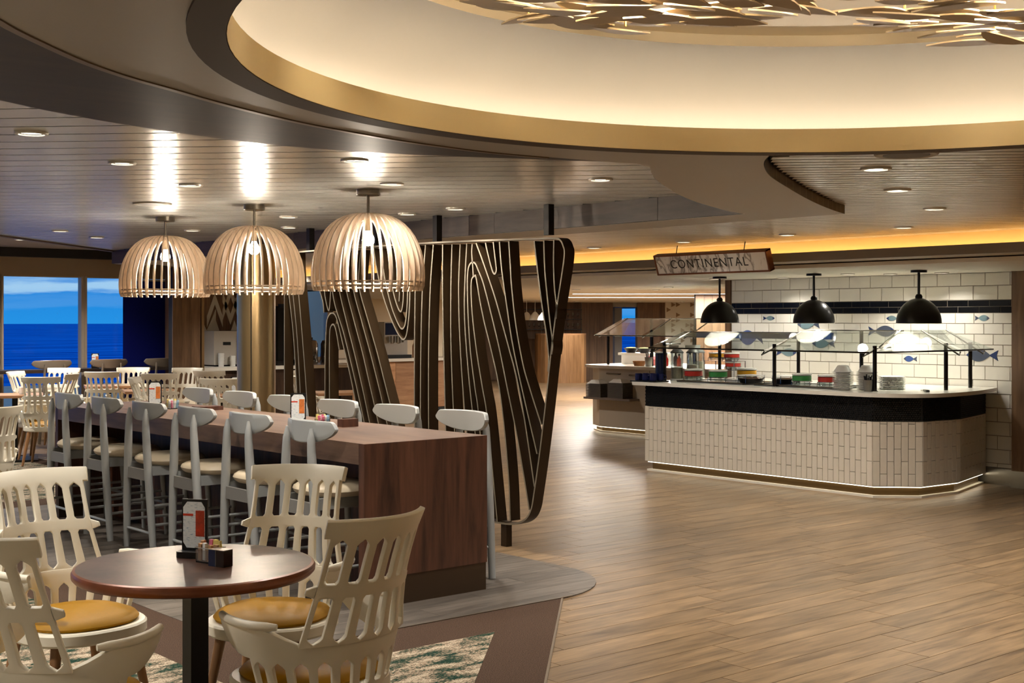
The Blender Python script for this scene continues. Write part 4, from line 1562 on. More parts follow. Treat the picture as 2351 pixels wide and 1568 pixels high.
# ---- sneeze guards
m_chrome = plain('dark_chrome', rgb(150, 146, 142), 0.12, 1.0)
m_postk = plain('black_chrome', rgb(60, 58, 56), 0.14, 0.95)
m_sneeze = thin_glass('sneeze_glass', (0.93, 0.97, 0.96, 1), 0.25)
def guard(name, label, y0, y1, zt, posts_f, posts_b, xf=10.16, xt=10.72, xb=11.22):
    t = thing(name, label, 'glass guard', (10.7, (y0 + y1) / 2, .945))
    oy = (y0 + y1) / 2
    L2 = (y0 - y1) / 2
    zr = 1.305 - .945
    zt -= .945
    def glass(p, q, nm):
        n = Vector((p[1] - q[1], 0, q[0] - p[0])).normalized() * .004
        n = Vector((-(q[1] - p[1]), 0, q[0] - p[0])).normalized() * .004
        vs = []
        for (x, z) in (p, q):
            for y in (-L2, L2):
                vs += [(x - 10.7, y, z), (x - 10.7 + n.x, y, z + n.z)]
        MB().add(vs, [(0, 2, 6, 4), (1, 5, 7, 3), (0, 4, 5, 1), (2, 3, 7, 6), (0, 1, 3, 2), (4, 6, 7, 5)]).build(nm, m_sneeze, t)
    glass((xf, zr), (xt, zt), 'front_pane')
    glass((xt + .01, zt), (xb, zt), 'top_pane')
    MB().tube([(xf - 10.7, -L2, zr), (xf - 10.7, L2, zr)], .008, 8).build('front_rail', m_postk, t, smooth=True)
    MB().tube([(xt - 10.7, -L2, zt), (xt - 10.7, L2, zt)], .006, 8).build('top_rail', m_chrome, t, smooth=True)
    for y in posts_f:
        MB().tube([(10.30 - 10.7, y - oy, 0), (10.30 - 10.7, y - oy, .42)], .019, 12).build('front_post', m_postk, t, smooth=True)
        MB().lathe([(.03, 0), (.03, .006), (.019, .01)], (10.30 - 10.7, y - oy, 0), 16).build('foot', m_chrome, t, smooth=True)
        MB().tube([(xf - 10.7 + .02, y - oy + .03, zr - .012), (xf - 10.7 - .02, y - oy + .03, zr - .045), (10.36 - 10.7, y - oy, .40), (xt - 10.7, y - oy, zt + .01)], .008, 8).build('bracket', m_chrome, t, smooth=True)
        MB().tube([(10.30 - 10.7, y - oy, .40), (10.55 - 10.7, y - oy, .40)], .008, 8).build('arm', m_chrome, t, smooth=True)
    for y in posts_b:
        MB().tube([(11.22 - 10.7, y - oy, 0), (11.22 - 10.7, y - oy, zt)], .019, 12).build('rear_post', m_postk, t, smooth=True)
    return t
guard('sneeze_guard', 'sloping glass sneeze guard over the jars at the left of the buffet counter', 9.70, 8.15, 1.47, (9.60, 8.13), (9.62, 8.54))
guard('sneeze_guard', 'sloping glass sneeze guard over the plates on the buffet counter', 8.07, 6.95, 1.50, (6.98,), (7.76,))
# end guard turned along the counter's short side
eg = thing('sneeze_guard', 'short glass sneeze guard at the right end of the buffet counter', 'glass guard', (10.9, 6.9, .945))
def eg_pane(pts, nm):
    vs = [(x - 10.9, y - 6.9, z - .945) for x, y, z in pts]
    nn = (Vector(vs[1]) - Vector(vs[0])).cross(Vector(vs[2]) - Vector(vs[0])).normalized() * .004
    vs2 = [tuple(Vector(v) + nn) for v in vs]
    MB().add(vs + vs2, [(0, 1, 2, 3), (7, 6, 5, 4), (0, 4, 5, 1), (1, 5, 6, 2), (2, 6, 7, 3), (3, 7, 4, 0)]).build(nm, m_sneeze, eg)
eg_pane([(10.22, 6.90, 1.305), (10.95, 6.52, 1.32), (11.0, 6.95, 1.50), (10.74, 6.98, 1.50)], 'front_pane')
eg_pane([(11.05, 6.52, 1.32), (11.7, 6.60, 1.32), (11.5, 6.98, 1.50), (11.05, 6.96, 1.50)], 'side_pane')
MB().tube([(10.22 - 10.9, 0, .36), (10.95 - 10.9, -.38, .375), (11.7 - 10.9, -.30, .375)], .008, 8).build('front_rail', m_postk, eg, smooth=True)
for (x, y) in ((11.0, 6.68), (11.58, 6.77)):
    MB().tube([(x - 10.9, y - 6.9, 0), (x - 10.9, y - 6.9, .44)], .019, 12).build('front_post', m_postk, eg, smooth=True)
    MB().tube([(x - 10.9 - .02, y - 6.9 - .16, .36), (x - 10.9, y - 6.9 - .14, .33), (x - 10.9, y - 6.9 + .26, .56)], .008, 8).build('bracket', m_chrome, eg, smooth=True)
# tinted navy front of a heat lamp hood between the rear posts
tag(MB().box(10.98, 11.02, 7.95, 9.75, 1.405, 1.475).build('hood_panel', plain('hood_navy', rgb(40, 56, 92), 0.15), None), 'long navy heat lamp hood panel hanging under the glass of the buffet counter', 'display')

# ---- black dome lamps over the counter
m_lampk = plain('lamp_black_enamel', rgb(3, 3, 4), 0.28, spec=0.35)
m_lampw = plain('lamp_white_inside', rgb(235, 232, 224), 0.5)
def make_lamp(label):
    t = thing('dome_lamp', label, 'lamp', group='black dome lamps over the buffet counter')
    MB().lathe([(0, 2.045), (.075, 2.045), (.075, 2.066), (0, 2.066)], n=28).build('canopy', m_lampk, t, smooth=True)
    MB().tube([(0, 0, 1.83), (0, 0, 2.047)], .012, 12).build('rod', m_lampk, t, smooth=True)
    MB().lathe([(.0, 1.845), (.022, 1.842), (.033, 1.825), (.033, 1.808), (.02, 1.795)], n=24).build('neck', m_lampk, t, smooth=True)
    pr = []
    for i in range(12):
        a = i / 11 * PI / 2
        pr.append((.206 * math.sin(a), 1.572 + .235 * math.cos(a)))
    MB().lathe(pr, n=48).build('shade', m_lampk, t, smooth=True)
    pr2 = [(r * .985, z - .004) for r, z in pr]
    MB().lathe(pr2 + [(.206, 1.571)], n=48).build('shade_lining', m_lampw, t, smooth=True)
    MB().lathe([(0, 1.64), (.03, 1.645), (.04, 1.67), (.03, 1.70), (.018, 1.74), (0, 1.76)], n=16).build('bulb', emit('lamp_bulb', (1, .93, .8, 1), 15), t, smooth=True)
    return t
ll = ['black dome lamp at left over the buffet counter, under the sign', 'middle black dome lamp over the buffet counter', 'black dome lamp at right over the buffet counter']
l0 = make_lamp(ll[0])
for i, y in enumerate((9.26, 8.03, 6.84)):
    if i == 0:
        l0.location = (10.8, y, 0)
    else:
        dup(l0, (10.8, y, 0), 0, ll[i])
    spot_light('lamp_light', (10.8, y, 1.63), 4.5, NEUT, 2.6, 0.6, .04)

# ---- hanging sign
def marble_mat():
    m, nt, b = new_mat('sign_marble')
    setp(b, 0.3)
    N, L = nt.nodes, nt.links
    tc = N.new('ShaderNodeTexCoord')
    no = N.new('ShaderNodeTexNoise')
    no.inputs['Scale'].default_value = 5.0
    no.inputs['Detail'].default_value = 8
    no.inputs['Distortion'].default_value = 1.4
    mp = N.new('ShaderNodeMapping')
    mp.inputs['Rotation'].default_value = (0.5, 0, 0)
    mp.inputs['Scale'].default_value = (1, 1.6, .8)
    L.new(tc.outputs['Object'], mp.inputs['Vector'])
    L.new(mp.outputs[0], no.inputs['Vector'])
    cr = N.new('ShaderNodeValToRGB')
    e = cr.color_ramp.elements
    e[0].position, e[0].color = 0.50, rgb(250, 248, 244)
    e[1].position, e[1].color = 0.66, rgb(250, 248, 244)
    k = e.new(.575)
    k.color = rgb(150, 143, 138)
    k = e.new(.61)
    k.color = rgb(196, 190, 182)
    L.new(no.outputs['Fac'], cr.inputs[0])
    L.new(cr.outputs[0], b.inputs['Base Color'])
    return m
sg = thing('hanging_sign', 'marble sign reading CONTINENTAL in a copper frame above the counter', 'sign', (9.0, 7.83, 2.115))
sg.rotation_euler = (0, -0.33, 0)
m_copper = plain('copper_frame', rgb(122, 74, 48), 0.35, 0.4)
W2, H2 = .665, .097
MB().box(-.004, .05, -W2 + .012, W2 - .012, -H2 + .012, H2 - .012).build('panel', marble_mat(), sg)
for s in (-1, 1):
    MB().box(-.012, .055, -W2, W2, s * H2 - (.014 if s > 0 else 0), s * H2 + (0 if s > 0 else .014)).build('frame_bar', m_copper, sg)
    MB().box(-.012, .055, s * W2 - (.014 if s > 0 else 0), s * W2 + (0 if s > 0 else .014), -H2, H2).build('frame_bar', m_copper, sg)
    MB().tube([(.02, s * .4, H2), (.08, s * .4, .19)], .004, 8).build('hanger', m_blackm, sg)
fc = bpy.data.curves.new('letters', 'FONT')
fc.body = 'CONTINENTAL'
fc.size = .118
fc.align_x = 'CENTER'
fc.align_y = 'CENTER'
fc.space_character = 1.16
fc.extrude = .0012
fc.offset = -0.0008
fo = bpy.data.objects.new('letters', fc)
COL.objects.link(fo)
dg = bpy.context.evaluated_depsgraph_get()
lm = bpy.data.meshes.new_from_object(fo.evaluated_get(dg))
bpy.data.objects.remove(fo)
# text lies in XY facing +Z: stand it up to face -X, reading from +Y to -Y
for v in lm.vertices:
    x, y, z = v.co
    v.co = (-.0055 - z, -x + .02, y)
lm.update()
lt = link('lettering', lm, plain('letter_black', rgb(14, 13, 14), 0.4), sg)
# ================================================================== FOOD AND CROCKERY ON THE COUNTER
CT = .945
m_bands = {'red': plain('band_red', rgb(186, 40, 26), 0.4), 'green': plain('band_green', rgb(52, 140, 66), 0.4), 'yellow': plain('band_yellow', rgb(236, 172, 34), 0.4), 'orange': plain('band_orange', rgb(214, 110, 34), 0.4)}
m_cdish = plain('white_china', rgb(234, 232, 226), 0.22, vary=0.01)
m_clear = thin_glass('clear_glassware', (0.90, 0.93, 0.93, 1), 0.3)
def jar(label, x, y, z, col, r=.085, h=.10):
    t = thing('food_jar', label, 'jar', (x, y, z), group='banded food jars on the buffet counter')
    MB().lathe([(0, .004), (r * .9, .004), (r, .012), (r, h * .45), (r * .95, h * .45), (r * .95, .014), (0, .014)], n=28).build('glass_body', m_clear, t, smooth=True)
    MB().lathe([(r, h * .42), (r * 1.01, h * .42), (r * 1.01, h * .82), (r, h * .82)], n=28).build('colour_band', m_bands[col], t, smooth=True)
    MB().lathe([(0, h * .4), (r * .93, h * .4), (r * .93, h * .8), (0, h * .8)], n=24).build('filling', plain('cereal', rgb(96, 62, 40), 0.7, vary=.4, vscale=60), t, smooth=True)
    MB().lathe([(0, h), (r * 1.03, h), (r * 1.05, h * .9), (r * 1.0, h * .86), (0, h * .86)], n=28).build('lid', m_cdish, t, smooth=True)
    MB().tube([(r * 1.1 * math.cos(a), r * 1.1 * math.sin(a), h * .36) for a in [2 * PI * i / 24 for i in range(24)]], .003, 6, closed=True).build('wire_ring', m_chrome, t, smooth=True)
    for k in range(3):
        a = k * 2 * PI / 3 + .4
        MB().tube([(r * 1.1 * math.cos(a), r * 1.1 * math.sin(a), h * .36), (r * 1.14 * math.cos(a), r * 1.14 * math.sin(a), 0)], .003, 6).build('wire_leg', m_chrome, t)
    return t
WELL = [('steel food well tray under the left jars', 9.44, 8.55), ('steel food well tray under the right jars', 8.40, 7.45)]
for lab, y1, y0 in WELL:
    w = tag(MB().box(10.32, 10.85, y0, y1, CT, CT + .012).build('food_tray', plain('tray_steel', rgb(110, 108, 104), 0.35, .8)), lab, 'tray')
    MB().tube([(10.32, y0, CT + .014), (10.85, y0, CT + .014), (10.85, y1, CT + .014), (10.32, y1, CT + .014)], .006, 6, closed=True).build('rim', m_chrome, w)
ZW = CT + .013
jar('red banded glass jar at the left end of the front row', 10.45, 9.32, ZW, 'red', .095, .125)
jar('green banded glass jar beside the red one under the left guard', 10.46, 8.99, ZW, 'green', .095, .125)
jar('yellow banded jar with a tall white lid behind the orange dish', 10.74, 8.84, ZW, 'yellow', .10, .14)
jar('green banded glass jar left of the plate stacks', 10.46, 7.92, ZW, 'green', .092, .12)
jar('red banded glass jar touching the plate stacks', 10.46, 7.62, ZW, 'red', .088, .115)
for i, (x, y, lab) in enumerate(((10.48, 8.45 + .12, 'orange shallow food dish in a wire rack in mid counter'), (10.62, 8.24, 'orange shallow food dish next to the centre post'))):
    t = thing('food_dish', lab, 'dish', (x, y, ZW), group=None)
    MB().lathe([(0, .004), (.11, .004), (.13, .05), (.125, .05), (.105, .01), (0, .01)], n=32).build('bowl', m_blackm, t, smooth=True)
    MB().lathe([(0, .052), (.06, .056), (.12, .05), (.12, .035), (0, .035)], n=28).build('food', m_bands['orange'], t, smooth=True)
    MB().lathe([(.11, .078), (.14, .078), (.14, .084), (0.001, .092)], n=28).build('cover', m_cdish, t, smooth=True)
    MB().tube([(.14 * math.cos(2 * PI * k / 24), .14 * math.sin(2 * PI * k / 24), .055) for k in range(24)], .003, 6, closed=True).build('wire_ring', m_chrome, t)
    for k in range(4):
        a = k * PI / 2 + .3
        MB().tube([(.14 * math.cos(a), .14 * math.sin(a), .085), (.142 * math.cos(a), .142 * math.sin(a), 0)], .003, 6).build('wire_leg', m_chrome, t)
# raised tier of jars at the back
tier = thing('tier_stand', 'two level chrome stand behind the left jars', 'stand', (11.33, 9.64, CT))
for z in (.10, .20):
    MB().box(-.10, .10, -.22, .22, z - .004, z).build('shelf', m_chrome, tier)
for sx in (-1, 1):
    for sy in (-1, 1):
        MB().tube([(sx * .095, sy * .215, 0), (sx * .095, sy * .215, .2)], .005, 6).build('upright', m_chrome, tier)
jar('red banded jar on the lower level of the tier stand', 11.33, 9.52, CT + .101, 'red', .085, .09)
jar('red banded jar on top of the tier stand', 11.33, 9.54, CT + .201, 'red', .085, .09)
jar('yellow banded jar on top of the tier stand', 11.33, 9.76, CT + .201, 'yellow', .085, .09)
# clear cereal dispensers
for i, (x, y, lab) in enumerate(((10.53, 9.63, 'leftmost clear cereal dispenser'), (10.64, 9.50, 'middle clear cereal dispenser'), (10.82, 9.58, 'rightmost clear cereal dispenser'))):
    t = thing('cereal_dispenser', lab + ' under the sneeze guard', 'dispenser', (x, y, CT), group='cereal dispensers')
    MB().lathe([(.068, .01), (.068, .30), (.064, .30), (.064, .01)], n=28).build('cylinder', m_clear, t, smooth=True)
    MB().lathe([(0, 0), (.074, 0), (.074, .02), (.066, .024), (0, .024)], n=28).build('base', m_cdish, t, smooth=True)
    MB().lathe([(0, .024), (.062, .024), (.062, .14 + .03 * i), (0, .15 + .03 * i)], n=24).build('cereal', plain('oats', rgb(206, 192, 164), 0.8, vary=.3, vscale=70), t, smooth=True)
    MB().lathe([(0, .355), (.03, .352), (.072, .31), (.072, .298), (0, .298)], n=28).build('lid', plain('lid_grey', rgb(100, 100, 98), 0.3), t, smooth=True)
    o = MB().box(-.06, .06, -.001, .001, 0, .05).build('label_card', m_cdish, t)
    o.location = (-.06, 0, .34)
    o.rotation_euler = (.5, 0, PI / 2 + .2)
t = thing('blue_canister', 'tall navy canister at the left end of the counter', 'canister', (10.36, 9.71, CT))
MB().lathe([(0, 0), (.06, 0), (.06, .30), (0, .30)], n=28).build('body', m_navy, t, smooth=True)
MB().lathe([(0, .318), (.064, .314), (.064, .30), (0, .30)], n=28).build('lid', m_cdish, t, smooth=True)
# mugs on a black tray at the end
tr_ = tag(MB().box(10.02, 10.26, 9.50, 9.84, CT, CT + .012).build('mug_tray', m_blackm), 'black tray of blue mugs overhanging the left end of the counter', 'tray')
m_mug = plain('cobalt_mug', rgb(20, 28, 70), 0.12)
k = 0
for i in range(3):
    for j in range(2):
        x, y = 10.08 + j * .11, 9.56 + i * .105
        mlab = 'cobalt blue mug on the black tray, %s of the %s row' % (('right', 'middle', 'left')[i], ('front', 'back')[j])
        t = thing('mug', mlab, 'mug', (x, y, CT + .012), random.uniform(0, 6), group='blue mugs')
        MB().lathe([(0, 0), (.034, 0), (.04, .006), (.04, .075), (.036, .075), (.035, .01), (0, .01)], n=22).build('body', m_mug, t, smooth=True)
        MB().tube([(.038, 0, .06), (.062, 0, .055), (.066, 0, .035), (.058, 0, .02), (.038, 0, .016)], .005, 8).build('handle', m_mug, t, smooth=True)
# plate stacks: every plate a thing
ORD = ['lowest', 'second from the bottom', 'third from the bottom', 'fourth from the bottom', 'fifth from the bottom', 'sixth from the bottom', 'seventh from the bottom', 'eighth from the bottom', 'ninth from the bottom', 'tenth from the bottom', 'eleventh from the bottom', 'twelfth from the bottom', 'thirteenth from the bottom', 'fourteenth from the bottom', 'fifteenth from the bottom', 'sixteenth from the bottom', 'seventeenth from the bottom']
def nth(i, n):
    return 'topmost' if i == n - 1 else ('second from the top' if i == n - 2 else ORD[i])
def plate_mesh(r):
    return MB().lathe([(0, .004), (r * .55, .004), (r * .62, 0), (r * .66, .002), (r * .97, .0085), (r, .0095), (r, .0112), (r * .97, .0112), (r * .64, .006), (0, .006)], n=30).mesh('plate', True)
pm = plate_mesh(.098)
pm.materials.append(m_cdish)
def stack(x, y, n, lab, grp):
    for i in range(n):
        o = link('plate', pm, None, None, (x, y, CT + .001 + .0122 * i))
        tag(o, 'white round plate, %s in the %s' % (nth(i, n), lab), 'plate', grp)
    return CT + .001 + .0122 * (n - 1) + .0115
bowl_me = MB().lathe([(.085, 0), (.084, .003), (.05, .058), (.03, .062), (0, .062), (0, .058), (.046, .054), (.08, 0)], n=28).mesh('bowl', True)
bowl_me.materials.append(m_cdish)
for (x, y, n, w) in ((10.33, 7.35, 14, 'left'), (10.47, 7.18, 14, 'right')):
    zt_ = stack(x, y, n, '%s round stack on the counter' % w, '%s round plate stack' % w)
    tag(link('bowl', bowl_me, None, None, (x, y, zt_)), 'upturned white bowl on the %s round plate stack' % w, 'bowl')
sq = MB()
pr_ = [(-.15, -.11), (.15, -.11), (.15, .11), (-.15, .11)]
vs = []
lev = [(.72, 0), (1.0, .0075), (1.0, .0095), (.76, .0035)]
for s_, z_ in lev:
    vs += [(a * s_, b * s_, z_) for a, b in pr_]
fs = [(3, 2, 1, 0)]
for l in range(3):
    for k in range(4):
        k2 = (k + 1) % 4
        fs.append((l * 4 + k, l * 4 + k2, l * 4 + 4 + k2, l * 4 + 4 + k))
fs.append((12, 13, 14, 15))
sq.add(vs, fs)
sqm = sq.mesh('square_plate')
sqm.materials.append(m_cdish)
for i in range(11):
    o = link('square_plate', sqm, None, None, (10.78, 7.12, CT + .001 + .0112 * i), .72)
    tag(o, 'white rectangular plate, %s in the stack right of the centre post' % nth(i, 11), 'plate', 'rectangular plate stack')
t = thing('cutlery_cup', 'steel cup of black handled cutlery beside the plates', 'cup', (10.27, 7.03, CT))
MB().lathe([(0, 0), (.038, 0), (.046, .105), (.043, .105), (.035, .005), (0, .005)], n=24).build('cup', m_steel, t, smooth=True)
random.seed(3)
for i in range(9):
    a, q = random.uniform(0, 6.28), random.uniform(.01, .03)
    MB().tube([(q * .5 * math.cos(a), q * .5 * math.sin(a), .02), (q * 1.6 * math.cos(a), q * 1.6 * math.sin(a), random.uniform(.125, .16))], .0055, 6).build('handle', m_blackm, t)
t = thing('tongs', 'black handled tongs lying at the right of the counter', 'tongs', (10.62, 6.66, CT), .75)
MB().box(-.13, .02, -.014, .014, .004, .022).build('handle', m_blackm, t)
MB().box(-.06, -.03, -.0145, .0145, .005, .0225).build('inlay', m_steel, t)
MB().beam((.02, 0, .012), (.17, 0, .006), .016, .006).build('jaw', m_steel, t)

# ================================================================== SECOND COUNTER FARTHER BACK
c2 = thing('salad_counter', 'smaller beige buffet counter with glowing plinth behind the tiled one', 'counter', (13.8, 12.6, 0))
b2 = [(13.30, 13.82), (13.12, 13.50), (13.12, 11.2), (14.6, 11.2), (14.6, 13.82)]
m_c2 = plain('beige_laminate', rgb(196, 184, 164), 0.45, vary=.03)
def rel2(p):
    return [(a - 13.8, b - 12.6) for a, b in p]
MB().prism(rel2(b2), .075, .915).build('body', m_c2, c2)
MB().prism(rel2(offset(b2, .05)), .015, .075).build('toe_kick', m_gold, c2)
MB().prism(rel2(offset(b2, .01)), 0, .015).build('plinth', m_stone, c2)
t2 = [(13.22, 13.90), (13.04, 13.56), (13.04, 11.2), (14.6, 11.2), (14.6, 13.90)]
MB().prism(rel2(t2), .915, .955).build('worktop', m_stone, c2)
la, lb = offset(b2, .012), offset(b2, .04)
st = MB()
for i in range(2):
    st.prism(rel2([la[i], la[i + 1], lb[i + 1], lb[i]]), .066, .074)
st.build('toe_light_strip', MATS['led_toe'], c2)
for i, y in enumerate((13.2, 12.75)):
    MB().tube([(13.11 - 13.8, y - 12.6 + .14, .84 - .01 * i), (13.11 - 13.8, y - 12.6 - .14, .84 - .01 * i)], .012, 8).build('handle', m_chrome, c2, smooth=True)
MB().box(13.116 - 13.8, 13.121 - 13.8, -.1, -.095, .08, .9).build('panel_gap', m_black, c2)
sh2 = MB().box(12.92 - 13.8, 13.12 - 13.8, 12.70 - 12.6, 13.62 - 12.6, .475, .505).build('tray_shelf', plain('shelf_taupe', rgb(120, 106, 96), .5), c2)
m_tray = plain('tray_grey', rgb(96, 90, 84), 0.5)
tray_me = MB().box(-.10, .10, -.15, .15, 0, .009).mesh('serving_tray')
tray_me.materials.append(m_tray)
for j, (y, n, w) in enumerate(((13.42, 15, 'left'), (12.98, 17, 'right'))):
    for i in range(n):
        o = link('serving_tray', tray_me, None, None, (13.02, y, .506 + i * .0128))
        tag(o, 'grey serving tray, %s in the %s pile below the beige counter' % (nth(i, n), w), 'tray', '%s tray pile' % w)
    tag(link('folded_cloth', MB().add([(-.1, -.13, 0), (.1, -.13, 0), (.1, .13, 0), (-.1, .13, 0), (-.06, -.07, .05), (.06, -.07, .05), (.06, .07, .05), (-.06, .07, .05)], [(3, 2, 1, 0), (4, 5, 6, 7), (0, 1, 5, 4), (1, 2, 6, 5), (2, 3, 7, 6), (3, 0, 4, 7)]).mesh('folded_cloth'), m_cdish, None, (13.02, y, .506 + n * .0128)), 'white folded cloth on the %s tray pile' % w, 'cloth')
# its glass guard
m_pinkg = thin_glass('guard_glass_rosy', (0.97, 0.90, 0.90, 1), .5)
g2 = thing('sneeze_guard', 'rosy glass sneeze guard over the beige counter', 'glass guard', (13.8, 12.6, .955))
def g2p(pts, nm, mt):
    vs = [Vector((x - 13.8, y - 12.6, z - .955)) for x, y, z in pts]
    nn = (vs[1] - vs[0]).cross(vs[2] - vs[0]).normalized() * .005
    MB().add(vs + [v + nn for v in vs], [(0, 1, 2, 3), (7, 6, 5, 4), (0, 4, 5, 1), (1, 5, 6, 2), (2, 6, 7, 3), (3, 7, 4, 0)]).build(nm, mt, g2)
g2p([(13.15, 13.62, 1.38), (13.15, 12.7, 1.38), (13.75, 12.7, 1.62), (13.75, 13.62, 1.62)], 'front_pane', m_pinkg)
g2p([(13.15, 12.62, 1.38), (13.15, 11.2, 1.38), (13.75, 11.2, 1.62), (13.75, 12.62, 1.62)], 'front_pane', m_sneeze)
g2p([(13.2, 13.7, 1.38), (14.0, 13.9, 1.38), (14.0, 13.7, 1.62), (13.75, 13.65, 1.62)], 'side_pane', m_sneeze)
g2p([(13.76, 11.2, 1.62), (13.76, 13.62, 1.62), (14.3, 13.62, 1.62), (14.3, 11.2, 1.62)], 'top_pane', m_sneeze)
MB().tube([(13.15 - 13.8, -1.4, .425), (13.15 - 13.8, 1.02, .425)], .008, 8).build('front_rail', m_postk, g2, smooth=True)
MB().tube([(13.75 - 13.8, -1.4, .665), (13.75 - 13.8, 1.02, .665)], .007, 8).build('top_rail', m_chrome, g2, smooth=True)
for y in (13.55, 12.68, 11.9):
    MB().tube([(13.35 - 13.8, y - 12.6, 0), (13.35 - 13.8, y - 12.6, .5)], .02, 10).build('post', m_postk, g2, smooth=True)
    MB().tube([(13.15 - 13.8, y - 12.6, .40), (13.35 - 13.8, y - 12.6, .48), (13.75 - 13.8, y - 12.6, .67)], .009, 8).build('bracket', m_chrome, g2, smooth=True)
    MB().tube([(14.25 - 13.8, y - 12.6, 0), (14.25 - 13.8, y - 12.6, .665)], .02, 10).build('post', m_postk, g2, smooth=True)
# what stands on it
rs = thing('raised_shelf', 'white raised shelf with black bowls on the beige counter', 'shelf', (13.95, 13.35, .955))
MB().box(-.25, .25, -.35, .35, .13, .165).build('top', m_stone, rs)
MB().box(-.22, .22, -.31, .31, 0, .13).build('base', m_cdish, rs)
for i, (y, lab) in enumerate(((13.55, 'left'), (13.28, 'right'))):
    t = thing('salad_bowl', 'black bowl of pale salad, %s one on the raised shelf' % lab, 'bowl', (13.82, y, 1.12), group='salad bowls')
    MB().lathe([(0, 0), (.06, 0), (.11, .07), (.104, .07), (.056, .008), (0, .008)], n=24).build('bowl', m_blackm, t, smooth=True)
    MB().lathe([(0, .085), (.06, .08), (.098, .062), (0, .05)], n=20).build('salad', plain('salad_pale', rgb(196, 198, 120), 0.7, vary=.5, vscale=40), t, smooth=True)
for i, (x, y, h, col, lab) in enumerate(((13.5, 12.55, .17, (150, 30, 28), 'dark red sauce bottle'), (13.62, 12.48, .2, (30, 18, 16), 'black sauce bottle'), (13.55, 12.35, .16, (196, 60, 30), 'orange red sauce bottle'), (13.7, 12.3, .21, (60, 14, 16), 'maroon sauce bottle'), (13.55, 12.15, .18, (226, 222, 214), 'white sauce bottle'))):
    t = thing('sauce_bottle', lab + ' on the beige counter', 'bottle', (x, y, .955))
    MB().lathe([(0, 0), (.03, 0), (.032, .01), (.032, h * .6), (.014, h * .78), (.014, h), (0, h)], n=18).build('body', plain('sauce_%d' % i, rgb(*col), 0.2), t, smooth=True)
    MB().lathe([(0, h + .02), (.015, h + .018), (.016, h - .01), (0, h - .01)], n=14).build('cap', m_blackm if i != 1 else m_bands['red'], t, smooth=True)
t = thing('utensil_pail', 'leaning steel pail of utensils on the beige counter', 'pail', (13.22, 12.62, .955))
MB().lathe([(0, 0), (.045, 0), (.058, .13), (.054, .13), (.042, .006), (0, .006)], n=24).build('pail', m_steel, t, smooth=True)
for i in range(7):
    a = i * .9
    MB().tube([(.01 * math.cos(a), .01 * math.sin(a), .02), (.04 * math.cos(a), .04 * math.sin(a), .19)], .006, 6).build('handle', m_blackm, t)
t = thing('food_crock', 'pink round crock on the beige counter', 'crock', (13.55, 12.88, .955))
MB().lathe([(0, 0), (.05, 0), (.085, .05), (.085, .09), (.05, .13), (0, .14)], n=26).build('body', plain('pink_glaze', rgb(208, 110, 110), .3), t, smooth=True)
MB().lathe([(0, .16), (.015, .158), (.018, .145), (0, .138)], n=14).build('knob', m_cdish, t, smooth=True)
t = thing('bread_basket', 'orange brown basket on the beige counter', 'basket', (13.28, 12.86, .955))
MB().lathe([(0, 0), (.07, 0), (.095, .07), (.09, .07), (.066, .006), (0, .006)], n=20).build('basket', plain('wicker', rgb(150, 96, 40), .7, vary=.3, vscale=50), t, smooth=True)
for i in range(3):
    MB().lathe([(0, .035), (.02, .03), (.028, .012), (.02, 0), (0, 0)], (.035 * math.cos(i * 2.1), .035 * math.sin(i * 2.1), .035), 14).build('bread_roll', plain('crust', rgb(186, 122, 60), .6), t, smooth=True)
